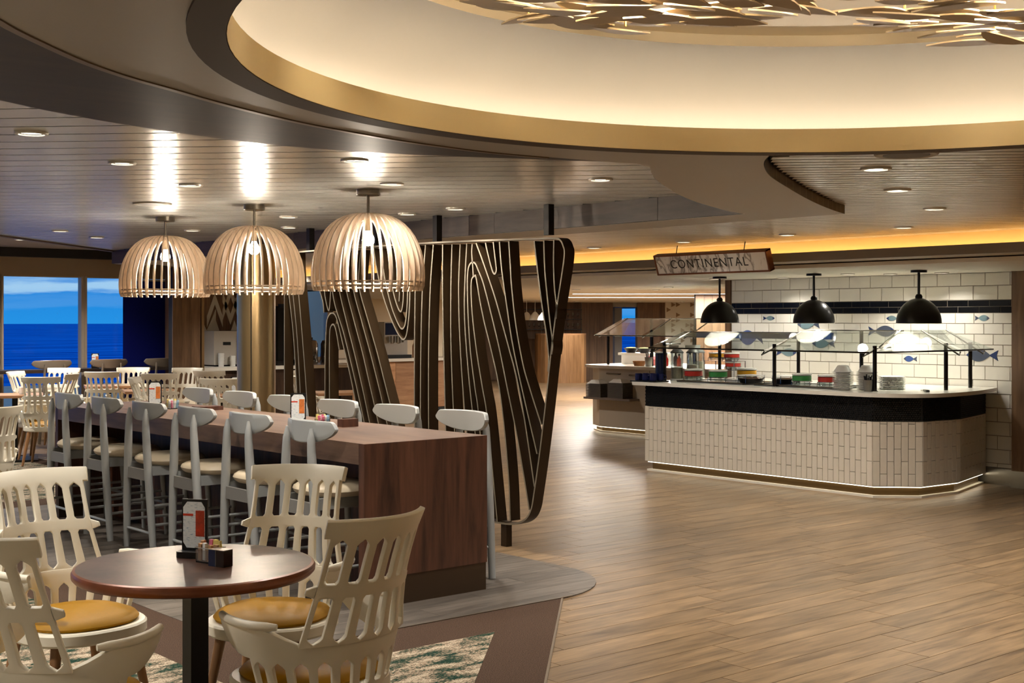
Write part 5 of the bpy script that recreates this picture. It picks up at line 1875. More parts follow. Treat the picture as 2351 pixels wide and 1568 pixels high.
# ================================================================== SLATTED SCREEN
SCREEN = {
    's1': [(6.732, 2.142), (6.697, 1.940), (6.657, 1.727), (6.609, 1.516), (6.584, 1.358), (6.590, 1.252)],
    's2': [(6.633, 2.142), (6.622, 1.938), (6.597, 1.758), (6.570, 1.589), (6.543, 1.443), (6.553, 1.369)],
    's3': [(6.531, 2.140), (6.534, 1.988), (6.525, 1.820), (6.503, 1.684), (6.511, 1.610)],
    's4': [(7.002, 2.155), (6.985, 1.982), (6.970, 1.828), (6.923, 1.558), (6.848, 1.292), (6.775, 1.125), (6.660, 0.890)],
    's5': [(7.104, 2.155), (7.087, 2.007), (7.066, 1.891), (7.019, 1.680), (6.961, 1.436), (6.858, 1.121), (6.702, 0.685)],
    's6': [(7.261, 2.155), (7.235, 2.078), (7.199, 1.988), (7.177, 1.943), (7.156, 1.929), (7.140, 1.948), (7.142, 1.986), (7.159, 2.076), (7.173, 2.156)],
    's7': [(7.368, 2.157), (7.291, 2.023), (7.163, 1.781), (7.075, 1.581), (6.998, 1.398), (6.923, 1.216), (6.835, 0.922), (6.729, 0.458)],
    's8': [(7.335, 0.893), (7.382, 1.116), (7.431, 1.363), (7.458, 1.611), (7.469, 1.838), (7.464, 1.951), (7.444, 2.002), (7.411, 2.020), (7.375, 2.007), (7.346, 1.965), (7.282, 1.858), (7.182, 1.607), (7.104, 1.396), (7.019, 1.127), (6.918, 0.809), (6.819, 0.439), (6.783, 0.293)],
    's9': [(7.235, 0.877), (7.296, 1.119), (7.359, 1.364), (7.407, 1.611), (7.425, 1.792), (7.422, 1.882), (7.407, 1.910), (7.387, 1.919), (7.368, 1.907), (7.321, 1.732), (7.272, 1.581), (7.194, 1.383), (7.114, 1.148), (7.053, 0.855), (7.002, 0.476), (6.985, 0.194)],
    's10': [(7.413, 2.153), (7.418, 2.086), (7.407, 1.995), (7.400, 1.919)],
    's11': [(8.110, 2.175), (8.114, 1.803), (8.122, 1.326), (8.122, 0.777), (8.110, 0.491)],
    's12': [(7.980, 2.172), (8.018, 1.849), (8.037, 1.446), (8.045, 0.971), (8.037, 0.497)],
    's13': [(7.882, 2.169), (7.919, 1.847), (7.938, 1.447), (7.942, 0.976), (7.935, 0.506)],
    's14': [(7.766, 2.165), (7.768, 1.844), (7.756, 1.449), (7.737, 0.986), (7.718, 0.524)],
    's15': [(7.652, 2.161), (7.665, 1.842), (7.665, 1.450), (7.639, 0.991), (7.596, 0.535)],
    's16': [(7.554, 2.159), (7.572, 1.840), (7.557, 1.452), (7.509, 0.997), (7.440, 0.548)],
    's17': [(7.476, 2.158), (7.498, 1.884), (7.502, 1.611), (7.458, 1.226), (7.400, 0.890), (7.332, 0.557)],
    's18': [(8.181, 2.163), (8.181, 1.852), (8.191, 1.660), (8.221, 1.504), (8.261, 1.452), (8.314, 1.473), (8.398, 1.563), (8.504, 1.723), (8.573, 1.859), (8.634, 2.021), (8.673, 2.172)],
    's19': [(8.201, 2.164), (8.207, 1.924), (8.219, 1.708), (8.242, 1.576), (8.279, 1.534), (8.325, 1.558), (8.409, 1.673), (8.479, 1.821), (8.526, 1.957), (8.569, 2.170)],
    's20': [(8.289, 2.163), (8.269, 1.950), (8.269, 1.781), (8.283, 1.697), (8.304, 1.667), (8.335, 1.691), (8.381, 1.770), (8.430, 1.905), (8.472, 2.168)],
    's21': [(8.360, 2.165), (8.335, 1.988), (8.319, 1.854), (8.325, 1.745)],
    's22': [(8.855, 2.169), (8.878, 2.042), (8.882, 1.865), (8.748, 1.588), (8.623, 1.340), (8.504, 1.072), (8.398, 0.833), (8.335, 0.642)],
    's23': [(8.946, 2.171), (8.973, 2.032), (8.973, 1.867), (8.837, 1.575), (8.722, 1.338), (8.601, 1.068), (8.504, 0.826), (8.440, 0.635)],
    's24': [(9.038, 2.172), (9.073, 2.035), (9.077, 1.869), (8.946, 1.575), (8.833, 1.336), (8.722, 1.064), (8.623, 0.820), (8.558, 0.626)],
    's25': [(9.131, 2.173), (9.171, 2.038), (9.183, 1.871), (9.061, 1.574), (8.946, 1.321), (8.837, 1.059), (8.744, 0.813), (8.678, 0.618)],
    's26': [(9.249, 2.175), (9.285, 2.042), (9.285, 1.873), (9.237, 1.716), (9.119, 1.510), (9.026, 1.307), (8.919, 1.056), (8.822, 0.808), (8.755, 0.612)],
    's27': [(9.398, 0.566), (9.398, 0.972), (9.393, 1.299), (9.374, 1.561), (9.340, 1.637), (9.285, 1.660), (9.237, 1.639), (9.197, 1.574), (9.108, 1.369), (9.010, 1.141), (8.923, 0.891), (8.855, 0.605)],
    's28': [(9.321, 0.571), (9.326, 0.975), (9.328, 1.300), (9.323, 1.496), (9.304, 1.548), (9.273, 1.565), (9.244, 1.546), (9.216, 1.484), (9.178, 1.355)],
    's29': [(9.345, 2.176), (9.374, 2.044), (9.405, 1.875), (9.381, 1.757), (9.345, 1.685), (9.326, 1.704), (9.311, 1.821), (9.302, 1.873)],
    's30': [(9.467, 2.179), (9.491, 2.048), (9.486, 1.877), (9.430, 1.757), (9.413, 1.666)],
    's31': [(9.961, 2.188), (9.948, 2.035), (9.927, 1.885), (9.849, 1.479), (9.793, 0.968), (9.762, 0.540)],
    's32': [(9.857, 2.186), (9.849, 2.032), (9.829, 1.883), (9.762, 1.479), (9.691, 0.972), (9.653, 0.548)],
    's33': [(10.027, 2.187), (10.011, 2.037), (9.996, 1.886), (9.909, 1.478), (9.849, 0.966), (9.818, 0.536)],
    'frame': [(10.027, 2.194), (9.418, 2.192), (8.722, 2.189), (8.089, 2.186), (7.513, 2.177), (6.985, 2.165), (6.657, 2.156), (6.531, 2.152), (6.476, 2.141), (6.441, 2.100), (6.429, 2.016), (6.498, 1.702), (6.554, 1.409), (6.616, 1.023), (6.679, 0.672), (6.732, 0.420), (6.765, 0.297), (6.829, 0.221), (6.945, 0.177), (7.087, 0.165), (7.282, 0.165), (7.600, 0.165), (8.600, 0.165), (9.600, 0.165), (10.300, 0.165)],
}
m_scr = plain('screen_dark_bronze', rgb(52, 38, 22), 0.36, 0.45, vary=0.12, vscale=4)
m_edge = plain('screen_edge_metal', rgb(122, 112, 96), 0.45, 0.2)
XF, DEP, TH = 5.92, 0.088, 0.0125
def ribbon(pts2, parent, name, closed=False):
    """a thin band standing on edge: path in Y-Z, extruded along X"""
    P = catmull([(0, a, b) for a, b in pts2], 7)
    nn = len(P)
    vs, fs, fm = [], [], []
    for i, p in enumerate(P):
        t = (P[min(i + 1, nn - 1)] - P[max(i - 1, 0)]).normalized()
        nv = Vector((0, -t.z, t.y)) * TH / 2
        a, b = p + nv, p - nv
        vs += [(XF, a.y, a.z), (XF, b.y, b.z), (XF + DEP, a.y, a.z), (XF + DEP, b.y, b.z)]
    for i in range(nn - 1):
        q, r = i * 4, i * 4 + 4
        fs += [(q, r, r + 1, q + 1), (q + 2, q + 3, r + 3, r + 2), (q, q + 2, r + 2, r), (q + 1, r + 1, r + 3, q + 3)]
        fm += [1, 1, 0, 0]
    fs += [(0, 1, 3, 2), ((nn - 1) * 4, (nn - 1) * 4 + 2, (nn - 1) * 4 + 3, (nn - 1) * 4 + 1)]
    fm += [0, 0]
    me = bpy.data.meshes.new(name)
    me.from_pydata(vs, [], fs)
    me.materials.append(m_scr)
    me.materials.append(m_edge)
    me.polygons.foreach_set('material_index', fm)
    me.polygons.foreach_set('use_smooth', [True] * len(fm))
    me.set_sharp_from_angle(angle=math.radians(40))
    me.update()
    return link(name, me, None, parent)
scr = thing('room_divider', 'tall dark bronze divider screen of flowing upright bands', 'screen', (6.02, 8.2, 0))
scr_parts = []
ZB = 0.172
def ext(pts):
    (y0, z0), (y1, z1) = pts[-2], pts[-1]
    if z1 <= ZB + .02:
        return pts
    k = (z1 - ZB) / max(.05, (z0 - z1))
    k = min(k, 3.0)
    return pts + [(y1 + (y1 - y0) * k * 0.6, ZB)]
for key, pts in SCREEN.items():
    if key == 'frame':
        pts = [(10.05, ZB), (10.06, 1.0), (10.06, 2.1), (10.05, 2.19)] + pts[1:] + [(10.05, ZB - 0.0)]
        # split the outline at sharp turns so the smoothing keeps it straight
        scr_parts.append(ribbon([(10.06, 2.19), (10.06, 1.2), (10.06, ZB)], None, 'frame_band'))
        scr_parts.append(ribbon(pts[3:-1], None, 'frame_band'))
        continue
    if key in ('s11', 's12', 's13', 's14', 's15', 's16', 's17', 's22', 's23', 's24', 's25', 's26', 's31', 's32', 's33'):
        pts = ext(pts)
    if key in ('s27',):
        pts = ext(ext(pts)[::-1])
    if key in ('s8', 's9', 's28'):
        pts = ext(pts[::-1])[::-1]
    scr_parts.append(ribbon(pts, None, 'band'))
for y in (6.63, 7.89, 8.70, 9.7):
    scr_parts.append(MB().box(5.94, 5.99, y - .025, y + .025, 2.18, 2.39).build('ceiling_post', plain('post_black', rgb(24, 20, 16), 0.4, 0.4)))
for y in (7.08, 9.4):
    scr_parts.append(MB().box(5.94, 5.99, y - .03, y + .03, 0.0, ZB + .005).build('floor_post', m_scr))
for o in scr_parts:
    o.parent = scr
    o.matrix_parent_inverse = Matrix.Translation((-6.02, -8.2, 0))
# ================================================================== DINING AREA BY THE WINDOWS
m_tabwood = wood('table_oak', rgb(150, 104, 70), rgb(196, 150, 108), (1.2, 10, 10), 2, rough=0.4)
far_tables = [((-5.66, 14.88), 'oak topped table at the far left near the window'), ((-5.22, 16.92), 'oak topped table close to the sea window'), ((-4.38, 15.78), 'oak topped table in the middle of the far dining area'), ((-3.30, 14.75), 'oak topped table left of the bronze column'), ((-2.05, 15.4), 'oak topped table right of the bronze column')]
tops = []
tp0 = None
for (p, lab) in far_tables:
    x, y, z = at_cam(*p)
    t = thing('dining_table', lab, 'table', (x, y, z), YAW * .5)
    MB().box(-.30, .30, -.30, .30, .72, .75).build('tabletop', m_tabwood, t)
    MB().box(-.03, .03, -.03, .03, .02, .72).build('post', m_blackm, t)
    MB().box(-.25, .25, -.25, .25, 0, .02).build('base', m_blackm, t)
fchairs = [      # (pixel-free: lateral and depth of the back's top, heading)
    ((-5.08, 14.0), (-.12, 1), 'white spindle chair at far left with its back to the camera and yellow seat glowing'),
    ((-5.74, 16.85), (.05, -1), 'white spindle chair facing the camera next to the sea window'),
    ((-4.93, 15.0), (-1, -.05), 'white spindle chair seen sideways between two far tables at left'),
    ((-6.05, 15.6), (1, -.1), 'white spindle chair seen sideways at the far left edge by the window'),
    ((-4.87, 15.4), (-.05, 1), 'white spindle chair in the middle of the window area, back to camera'),
    ((-4.92, 17.02), (.2, -1), 'white spindle chair turned sideways before the navy blind'),
    ((-4.16, 14.0), (1, .1), 'small looking white chair sideways just behind the far end of the bar'),
    ((-4.04, 14.9), (-.15, 1), 'white spindle chair behind the menu card at the end of the bar'),
    ((-4.15, 16.9), (-.1, -1), 'white spindle chair half hidden near the wood pier'),
    ((-3.70, 15.72), (.2, 1), 'white spindle chair with its back turned in front of the wood pier'),
    ((-3.09, 13.6), (.08, 1), 'white spindle chair directly left of the bronze column'),
    ((-2.76, 15.9), (1, -.2), 'white spindle chair right of the bronze column, farther one'),
    ((-2.43, 14.3), (.8, .6), 'white spindle chair right of the bronze column, nearer one'),
    ((-3.55, 9.15), (-.75, .6), 'white spindle chair cut off by the left picture edge'),
]
for (p, f, lab) in fchairs:
    k_ = .42 / math.hypot(*f)
    dup(chair0, at_cam(p[0] + f[0] * k_, p[1] + f[1] * k_), yaw_to(*f), lab)
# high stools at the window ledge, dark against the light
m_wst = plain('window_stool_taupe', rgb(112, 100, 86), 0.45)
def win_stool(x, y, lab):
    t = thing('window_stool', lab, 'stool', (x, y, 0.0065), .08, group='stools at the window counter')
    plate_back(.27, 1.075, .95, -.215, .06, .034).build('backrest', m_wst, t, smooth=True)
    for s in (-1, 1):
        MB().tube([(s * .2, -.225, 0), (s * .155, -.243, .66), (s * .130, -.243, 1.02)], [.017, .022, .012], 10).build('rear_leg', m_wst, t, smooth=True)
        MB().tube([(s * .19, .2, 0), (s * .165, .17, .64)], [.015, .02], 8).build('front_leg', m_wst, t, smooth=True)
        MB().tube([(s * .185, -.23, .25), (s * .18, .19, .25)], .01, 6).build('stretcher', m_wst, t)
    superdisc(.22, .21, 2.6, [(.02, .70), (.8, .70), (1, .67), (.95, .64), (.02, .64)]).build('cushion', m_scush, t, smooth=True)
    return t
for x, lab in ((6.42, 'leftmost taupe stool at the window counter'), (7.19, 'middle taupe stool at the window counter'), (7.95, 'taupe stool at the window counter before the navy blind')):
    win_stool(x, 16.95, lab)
make_menu('menu_stand', 'dark menu stand on the window counter against the sea', (7.25, 17.36, .94), -.3, m_orange)
x_, y_, _ = at_cam(-5.4, 15.1)
tag(superdisc(.03, .03, 2, [(.02, .09), (.8, .09), (1, .08), (1, .01), (.9, 0), (.02, 0)]).build('white_shaker', m_cdish, loc=(x_ - .3, y_ - .1, .757)), 'small white shaker on the far left table', 'shaker')
x_, y_, _ = at_cam(-3.25, 14.7)
make_menu('menu_stand', 'white menu card stand in front of the bronze column at left', (x_ + .15, y_, .757), -.5, m_orange)

# ---- coffee counter in the niche and along the back windows
cc = thing('coffee_counter', 'dark fronted coffee counter with pale top in the niche', 'counter', (9.2, 16.8, 0))
MB().box(-.89, 1.6, -.42, .44, 0.0, .90).build('body', wood('coffee_front', rgb(44, 30, 22), rgb(84, 60, 44), (10, 10, 1), 2, rough=.45), cc)
MB().box(-.90, 1.62, -.46, .44, .90, .945).build('worktop', m_stone, cc)
t = thing('coffee_machine', 'white boxy coffee machine in the niche', 'coffee machine', (8.98, 16.95, .945))
m_cm = plain('machine_white', rgb(196, 188, 176), 0.35)
MB().box(-.24, .10, -.17, .17, .02, .50).build('body', m_cm, t)
MB().box(.10, .30, -.05, .17, .02, .50).build('side_column', m_cm, t)
MB().box(.10, .30, -.17, -.05, .40, .50).build('spout_hood', m_cm, t)
MB().box(-.10, .02, -.174, -.17, .30, .345).build('display', m_black, t)
MB().box(-.24, .30, -.19, .17, 0, .02).build('drip_tray', m_blackm, t)
for i, (dx, h) in enumerate(((-.16, .19), (.02, .15))):
    t2_ = tag(MB().lathe([(0, 0), (.038, 0), (.045, h), (0, h)], (0, 0, 0), 18).build('cup_stack', m_cdish, loc=(8.98 + dx, 16.72, .945), smooth=True), ('taller' if i == 0 else 'shorter') + ' stack of paper cups before the coffee machine', 'cups')
    for k in range(4):
        MB().lathe([(.047, h * (.3 + .2 * k)), (.047, h * (.3 + .2 * k) + .006)], n=18).build('rim', m_cdish, t2_)
tag(MB().box(-.04, .04, -.04, .04, 0, .15).build('napkin_holder', m_cm, loc=(8.45, 16.75, .945)), 'white napkin holder at the left of the coffee counter', 'holder')
# black dispenser tower and chrome urns right of the column
t = thing('juice_dispenser', 'tall black dispenser tower right of the bronze column', 'dispenser', (9.78, 16.75, .945))
MB().box(-.10, .08, -.12, .12, 0, .86).build('tower', m_blackm, t)
MB().lathe([(0, 0), (.07, 0), (.07, .05), (0, .05)], (-.02, -.12, .84), 20).build('head', m_blackm, t, smooth=True)
MB().box(-.14, .14, -.16, .12, 0, .06).build('base', m_blackm, t)
for i, x in enumerate((10.05, 10.32, 10.58)):
    t = thing('coffee_urn', '%s chrome coffee urn on the back counter' % ('left', 'middle', 'right')[i], 'urn', (x, 16.75, .945), group='coffee urns')
    MB().lathe([(0, 0), (.09, 0), (.095, .02), (.095, .30), (.07, .35), (.02, .37), (0, .37)], n=26).build('body', m_chrome, t, smooth=True)
    MB().lathe([(0, .40), (.018, .398), (.02, .375), (0, .37)], n=14).build('knob', m_blackm, t, smooth=True)
    MB().tube([(-.02, -.095, .08), (-.02, -.14, .08), (-.02, -.145, .05)], .01, 8).build('tap', m_blackm, t, smooth=True)
# ---- pale wood counter seen through the screen
pc = thing('dessert_counter', 'pale wood counter with white top seen through the screen', 'counter', (12.9, 18.5, 0))
MB().box(-1.4, 1.25, -.36, .4, .0, .90).build('body', m_black, pc)
for i in range(6):
    MB().box(-1.4 + i * .4417, -1.4 + i * .4417 + .436, -.375, -.36, .1, .895).build('panel', m_tabwood, pc)
MB().box(-1.44, 1.29, -.42, .44, .90, .95).build('worktop', m_stone, pc)
t = thing('soft_serve_machine', 'grey soft serve machine with blue display on the pale counter', 'machine', (12.95, 18.5, .95))
MB().box(-.24, .24, -.2, .25, .06, .62).build('body', plain('machine_grey', rgb(168, 162, 152), .35, .5), t)
MB().box(-.22, .22, -.205, -.2, .40, .60).build('display', m_navy, t)
MB().box(-.26, .26, -.3, .25, 0, .06).build('drip_tray', m_blackm, t)
for s in (-1, 0, 1):
    MB().tube([(s * .12, -.24, .38), (s * .12, -.24, .27)], .025, 10).build('nozzle', m_steel, t, smooth=True)
t = thing('sauce_bottle', 'slim bottle beside the soft serve machine', 'bottle', (13.45, 18.45, .95))
MB().lathe([(0, 0), (.04, 0), (.04, .2), (.015, .26), (.015, .34), (0, .34)], n=18).build('body', plain('syrup', rgb(196, 150, 110), .3), t, smooth=True)
MB().lathe([(0, .40), (.02, .395), (.024, .34), (0, .34)], n=14).build('cap', m_blackm, t, smooth=True)

# ---- podium and bar back at the far end
def cam_arc(lat, d, rx, rd, a0, a1, n=20):
    return [cam_pt(lat + rx * math.cos(a0 + (a1 - a0) * i / n), d + rd * math.sin(a0 + (a1 - a0) * i / n)) for i in range(n + 1)]
px_, py_ = cam_pt(1.25, 33.6)
pod = thing('reception_podium', 'curved light oak podium at the far end of the hall', 'podium', (px_, py_, 0))
ar = cam_arc(1.25, 33.6, .66, .45, PI, 2 * PI, 14)
for i in range(14):
    a, b = ar[i], ar[i + 1]
    MB().add([(a[0] - px_, a[1] - py_, .0), (b[0] - px_, b[1] - py_, 0), (b[0] - px_, b[1] - py_, 1.22), (a[0] - px_, a[1] - py_, 1.22)] + [(a[0] - px_ + .02 * SN, a[1] - py_ + .02 * CS, z) for z in (0, 1.22)] + [(b[0] - px_ + .02 * SN, b[1] - py_ + .02 * CS, z) for z in (0, 1.22)],
             [(0, 1, 2, 3), (4, 5, 7, 6), (0, 3, 5, 4), (1, 6, 7, 2), (3, 2, 7, 5), (0, 4, 6, 1)]).build('stave', wood('podium_oak', rgb(128, 92, 58), rgb(172, 130, 88), (10, 10, 1), 2, rough=.45), pod)
MB().prism([(a - px_, b - py_) for a, b in ar], 1.22, 1.26).build('ledge', m_tabwood, pod)
bx2, by2 = cam_pt(1.0, 34.5)
rack = thing('glass_rack', 'dark back bar rack with hanging glassware behind the podium', 'rack', (bx2, by2, 0))
a, b = cam_pt(.25, 34.6), cam_pt(1.85, 34.6)
for z in (1.35, 1.62, 1.88):
    MB().beam((a[0] - bx2, a[1] - by2, z), (b[0] - bx2, b[1] - by2, z), .25, .02).build('shelf', m_blackm, rack)
for i in range(4):
    q = cam_pt(.25 + i * .53, 34.6)
    MB().tube([(q[0] - bx2, q[1] - by2, 0), (q[0] - bx2, q[1] - by2, 2.06)], .012, 8).build('upright', m_steel, rack)
CNT = ['first', 'second', 'third', 'fourth', 'fifth', 'sixth', 'seventh', 'eighth', 'ninth', 'tenth', 'eleventh', 'twelfth']
gl_me = MB().lathe([(.03, 0), (.004, .01), (.004, .06), (.035, .09), (.04, .13), (.033, .17)], n=14).mesh('wine_glass', True)
gl_me.materials.append(m_clear)
for j, z in enumerate((1.36, 1.63)):
    for i in range(12):
        q = cam_pt(.33 + i * .128, 34.55)
        o = link('wine_glass', gl_me, None, None, (q[0], q[1], z))
        tag(o, 'clear wine glass, %s from the left on the %s shelf of the dark rack' % (CNT[i], ('lower', 'upper')[j]), 'glass', '%s row of wine glasses' % ('lower', 'upper')[j])
for i in range(3):
    q = cam_pt(.36 + i * .19, 32.0 - i * .75)
    t = thing('white_pendant', '%s small white pendant seen through the gap in the screen' % ('left', 'middle', 'right')[i], 'lamp', (q[0], q[1], 0), group='small white pendants')
    MB().tube([(0, 0, 1.78), (0, 0, 2.07)], .006, 6).build('cord', m_cdish, t)
    MB().lathe([(.02, 1.8), (.05, 1.78), (.125, 1.68), (.15, 1.60), (.145, 1.60), (.12, 1.675), (.0, 1.775)], n=24).build('shade', m_cdish, t, smooth=True)
    MB().lathe([(0, 1.61), (.04, 1.63), (.03, 1.68), (0, 1.69)], n=12).build('bulb', emit('small_bulb', (1, .85, .6, 1), 12), t, smooth=True)
# ================================================================== LEAF CHANDELIERS IN THE COFFER
m_leaf = plain('leaf_gold_taupe', rgb(172, 152, 122), 0.45, 0.2, vary=0.05)
def leaf_mesh(L, W, bend):
    n = 8
    up, lo = [], []
    for i in range(n + 1):
        t = i / n
        x = (t - .5) * L
        y0 = bend * (t - .5) ** 2 * L
        w = W * math.sin(PI * t) ** .75
        up.append((x, y0 + w / 2))
        lo.append((x, y0 - w / 2))
    outl = lo + up[::-1][1:-1]
    return MB().prism(outl, -.0025, .0025).mesh('leaf')
leaf_kinds = [leaf_mesh(L, W, b) for L, W, b in ((.23, .066, .4), (.19, .058, -.5), (.26, .07, .25), (.17, .062, -.3))]
for me in leaf_kinds:
    me.materials.append(m_leaf)
random.seed(21)
def chandelier(lat, d, rx, label):
    x, y = cam_pt(lat, d)
    t = thing('leaf_chandelier', label, 'chandelier', (x, y, 2.66), 0, group='leaf chandeliers in the round coffer')
    MB().lathe([(0, -.03), (.2, -.03), (.2, 0), (0, 0)], n=36).build('ceiling_plate', plain('brass_plate', rgb(190, 156, 90), .3, .8), t, smooth=True)
    for k in range(7):
        a = k * 2 * PI / 7
        r = 0.0 if k == 6 else .30
        lx, ly = r * math.cos(a), r * math.sin(a)
        MB().tube([(lx, ly, -.03 if r < .2 else 0), (lx, ly, -.10)], .012, 10).build('lamp_holder', MATS['brass_plate'], t, smooth=True)
        MB().lathe([(0, -.135), (.014, -.13), (.02, -.115), (.014, -.10), (0, -.10)], (lx, ly, 0), 12).build('bulb', emit('chandelier_bulb', (1, .80, .45, 1), 30), t, smooth=True)
    for k in range(8):
        a = k * PI / 4 + .2
        MB().tube([(.42 * math.cos(a) * rx / .5, .42 * math.sin(a) * rx / .5, 0), (.42 * math.cos(a) * rx / .5, .42 * math.sin(a) * rx / .5, -.185)], .004, 6).build('hanger', MATS['brass_plate'], t)
    cnt = 112
    for i in range(cnt):
        rr = rx * math.sqrt((i + .5) / cnt)
        an = i * 2.39996 + random.uniform(-.25, .25)
        px, py = rr * math.cos(an), rr * math.sin(an)
        # leaves sweep along one current, fanning a little outward
        flow = YAW + .15 + .25 * (px * SN - py * CS) + random.uniform(-.35, .35)
        o = link('leaf', random.choice(leaf_kinds), None, t, (px, py, -.20 + random.uniform(-.018, .018) + .03 * (rr / rx) ** 2))
        o.rotation_euler = (random.uniform(-.12, .12), random.uniform(-.12, .12), flow)
    point_light('chandelier_light', (x, y, 2.53), 11, (1, .88, .7), .05)
chandelier(.39, 3.46, .52, 'gilded leaf chandelier at left in the round coffer')
chandelier(1.56, 3.56, .60, 'gilded leaf chandelier at right in the round coffer')

# ================================================================== DOWNLIGHTS
m_dl = emit('downlight_lens', (1.0, .93, .80, 1), 3.0)
m_dlr = plain('downlight_ring', rgb(206, 200, 188), 0.35, .3)
def make_dl():
    t = thing('downlight', 'round recessed ceiling downlight', 'downlight', group='recessed downlights')
    MB().lathe([(.052, -.001), (.054, -.006), (.068, -.005), (.070, 0), (.070, .012), (.052, .012)], n=28).build('ring', m_dlr, t, smooth=True)
    MB().lathe([(0, .003), (.052, .003), (.052, .009), (0, .009)], n=24).build('lens', m_dl, t, smooth=True)
    return t
dl0 = make_dl()
dls = [(2.02, 5.50, 2.386, 'downlight at the far left of the board ceiling'), (2.75, 6.25, 2.386, 'downlight left of the first ceiling reflection'), (3.51, 7.02, 2.386, 'downlight between the two left ceiling reflections'),
       (3.58, 5.41, 2.386, 'downlight above the nearest dome pendant, towards the wood soffit'), (4.36, 6.20, 2.386, 'downlight just right of the nearest dome pendant canopy'), (5.11, 5.25, 2.386, 'downlight close to the plaster arm of the soffit'),
       (5.15, 8.69, 2.386, 'small downlight between second and third pendants'), (5.67, 8.42, 2.386, 'downlight farthest in the row before the fascia'), (5.67, 7.87, 2.386, 'middle downlight in the row before the fascia'), (5.67, 7.29, 2.386, 'nearest downlight in the row before the fascia'),
       (5.28, 10.54, 2.386, 'downlight above the middle dome pendant, deep in the ceiling'), (4.42, 11.35, 2.386, 'downlight above the far left window area'), (5.03, 12.01, 2.386, 'downlight beside the far pendant canopy'), (5.73, 9.66, 2.386, 'downlight behind the middle pendant'),
       (5.10, 3.45, 2.286, 'downlight in the strip ceiling nearest the coffer'), (6.02, 3.94, 2.286, 'second downlight in the diagonal row of the strip ceiling'), (7.20, 4.45, 2.286, 'third downlight in the diagonal row of the strip ceiling'), (8.47, 5.49, 2.286, 'downlight along the amber cove at right'), (8.49, 6.57, 2.286, 'downlight along the amber cove right of the sign'), (8.55, 7.74, 2.286, 'downlight along the amber cove above the sign'), (8.62, 8.94, 2.286, 'downlight along the amber cove left of the sign'),
       (11.5, 8.96, 2.064, 'downlight in the service soffit left of the middle lamp'), (11.1, 7.84, 2.064, 'downlight in the service soffit right of the middle lamp'), (11.44, 7.57, 2.064, 'downlight between the middle and right black lamps'), (11.5, 7.03, 2.064, 'downlight right of the right black lamp'), (11.3, 9.75, 2.064, 'downlight by the left black lamp'), (13.6, 12.6, 2.064, 'downlight above the beige counter'), (13.6, 14.5, 2.064, 'downlight past the beige counter'), (16.5, 16.5, 2.064, 'downlight in the far corridor'), (19.5, 19.5, 2.064, 'downlight deep in the corridor')]
spots = []
for i, (x, y, z, lab) in enumerate(dls):
    if i == 0:
        dl0.location = (x, y, z)
        dl0['label'] = lab
    else:
        dup(dl0, (x, y, z), 0, lab)
    e = 20 if z > 2.3 else (27 if z > 2.1 else 9)
    if x > 12.5:
        e = 40
    if i == 4:
        e = 9
    spot_light('downlight_beam', (x, y, z - .012), e, NEUT, 2.35, .8, .05)
from itertools import cycle
ORDN = cycle(['first', 'second', 'third', 'fourth', 'fifth', 'sixth', 'seventh'])
# unseen downlights added left of and behind the camera to brighten the foreground
for (x, y) in ((0.5, 5.0), (-1.2, 3.6), (1.0, 7.6), (-.8, 9.0), (2.2, 10.2), (-.6, 1.2), (-1.4, -.6)):
    dup(dl0, (x, y, 2.386 if y - x < 8 else 2.556), 0, 'added unseen downlight outside the left picture edge, ' + next(ORDN) + ' along')
    spot_light('downlight_beam', (x, y, 2.37), 70 if y < 2 else 48, NEUT, 2.35, .8, .05)
ORDN = cycle(['first', 'second', 'third', 'fourth', 'fifth', 'sixth', 'seventh'])
for (x, y) in ((5.6, 1.2), (7.0, 2.6), (8.4, 1.2), (6.6, -.4), (8.6, 3.6)):  # more unseen downlights, added for ambient light on the right side
    dup(dl0, (x, y, 2.286), 0, 'added unseen downlight outside the right picture edge, ' + next(ORDN) + ' along')
    spot_light('downlight_beam', (x, y, 2.272), 34, NEUT, 2.35, .8, .05)
ORDN = cycle(['first', 'second', 'third', 'fourth', 'fifth', 'sixth', 'seventh'])
for (x, y) in ((4.2, 14.6), (5.6, 15.6), (6.6, 16.4), (3.0, 16.4)):
    dup(dl0, (x, y, 2.556), 0, 'downlight over the far window tables, ' + next(ORDN) + ' along')
    spot_light('downlight_beam', (x, y, 2.54), 55, NEUT, 2.35, .8, .05)
ORDN = cycle(['first', 'second', 'third', 'fourth', 'fifth', 'sixth', 'seventh'])
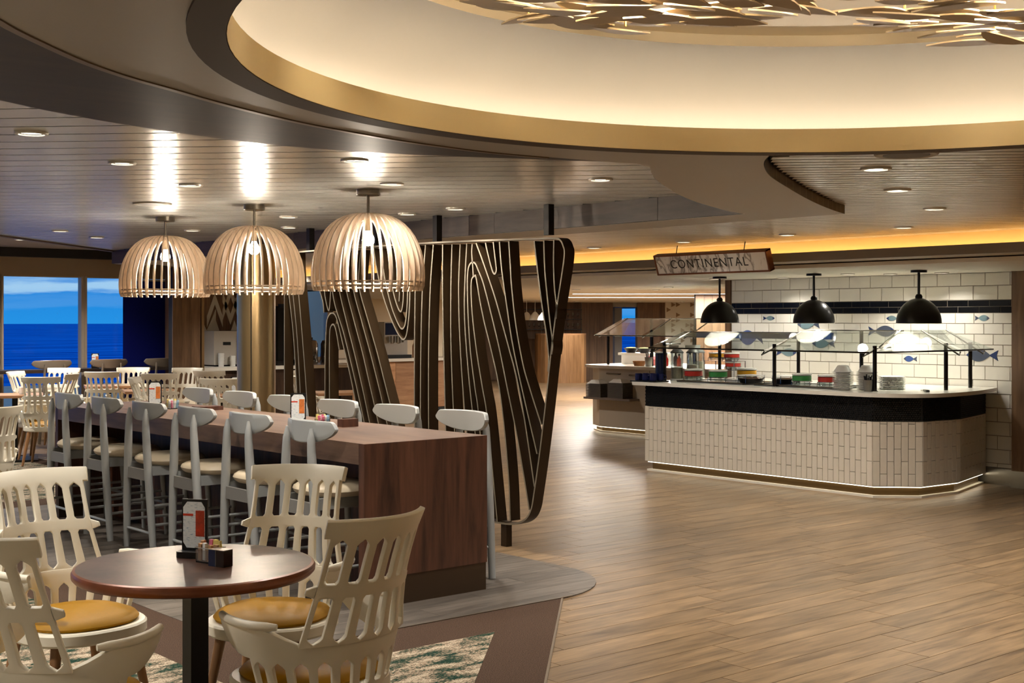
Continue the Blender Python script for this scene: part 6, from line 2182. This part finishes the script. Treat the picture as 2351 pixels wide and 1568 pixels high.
for (x, y) in ((9.1, 15.2), (7.6, 12.6), (8.4, 10.6), (11.0, 13.6), (12.4, 16.6)):
    zz = 2.286 if x < 9.3 else 2.064
    dup(dl0, (x, y, zz), 0, 'downlight behind the screen, ' + next(ORDN) + ' along')
    spot_light('downlight_beam', (x, y, zz - .014), 34, NEUT, 2.35, .8, .05)
# round speaker grilles in the ceilings
gm = plain('grille', rgb(150, 140, 124), .5)
for (x, y, z, lab) in ((4.74, 3.06, 2.286, 'round ceiling speaker grille beside the coffer'), (3.87, 8.31, 2.386, 'round ceiling speaker grille above the far pendant')):
    t = thing('speaker_grille', lab, 'speaker', (x, y, z))
    MB().lathe([(0, -.004), (.10, -.004), (.11, -.008), (.125, -.006), (.13, 0), (.13, .01), (0, .01)], n=32).build('rim', gm, t, smooth=True)
    MB().lathe([(0, -.006), (.095, -.006), (.095, -.004), (0, -.004)], n=32).build('mesh_plate', plain('grille_dark', rgb(90, 82, 72), .6), t, smooth=True)

# linear light slots in the far soffit
for (l0, l1, d0, nm) in ((1.05, 4.0, 23.0, 'nearer linear light slot in the far soffit'), (1.0, 4.0, 26.5, 'farther linear light slot in the far soffit')):
    a, b = cam_pt(l0, d0), cam_pt(l1, d0)
    t = thing('linear_light', nm, 'light', ((a[0] + b[0]) / 2, (a[1] + b[1]) / 2, 2.068), -math.atan2(SN, CS))
    h = (l1 - l0) / 2
    MB().box(-h, h, -.06, .06, -.006, 0).build('housing', m_dlr, t)
    MB().box(-h + .02, h - .02, -.045, .045, -.009, -.006).build('diffuser', emit('slot_glow', (1, .9, .84, 1), 2.2), t)
    area_light('slot_light', ((a[0] + b[0]) / 2, (a[1] + b[1]) / 2, 2.05), 80, (1, .93, .85), 2 * h, .1, (0, 0, -math.atan2(SN, CS)))
for (l, d, wd) in ((1.6, 28, 'left one past the light slots'), (3.0, 28, 'right one past the light slots'), (1.6, 32.5, 'above the podium'), (3.2, 32.5, 'before the blue doorway'), (4.3, 33, 'before the faceted panel'), (.3, 30, 'behind the screen'), (2.2, 20, 'nearest one')):
    q = cam_pt(l, d)
    dup(dl0, (q[0], q[1], 2.064), 0, 'small downlight in the far hall soffit, ' + wd)
    spot_light('downlight_beam', (q[0], q[1], 2.05), 45, NEUT, 2.6, .8, .05)
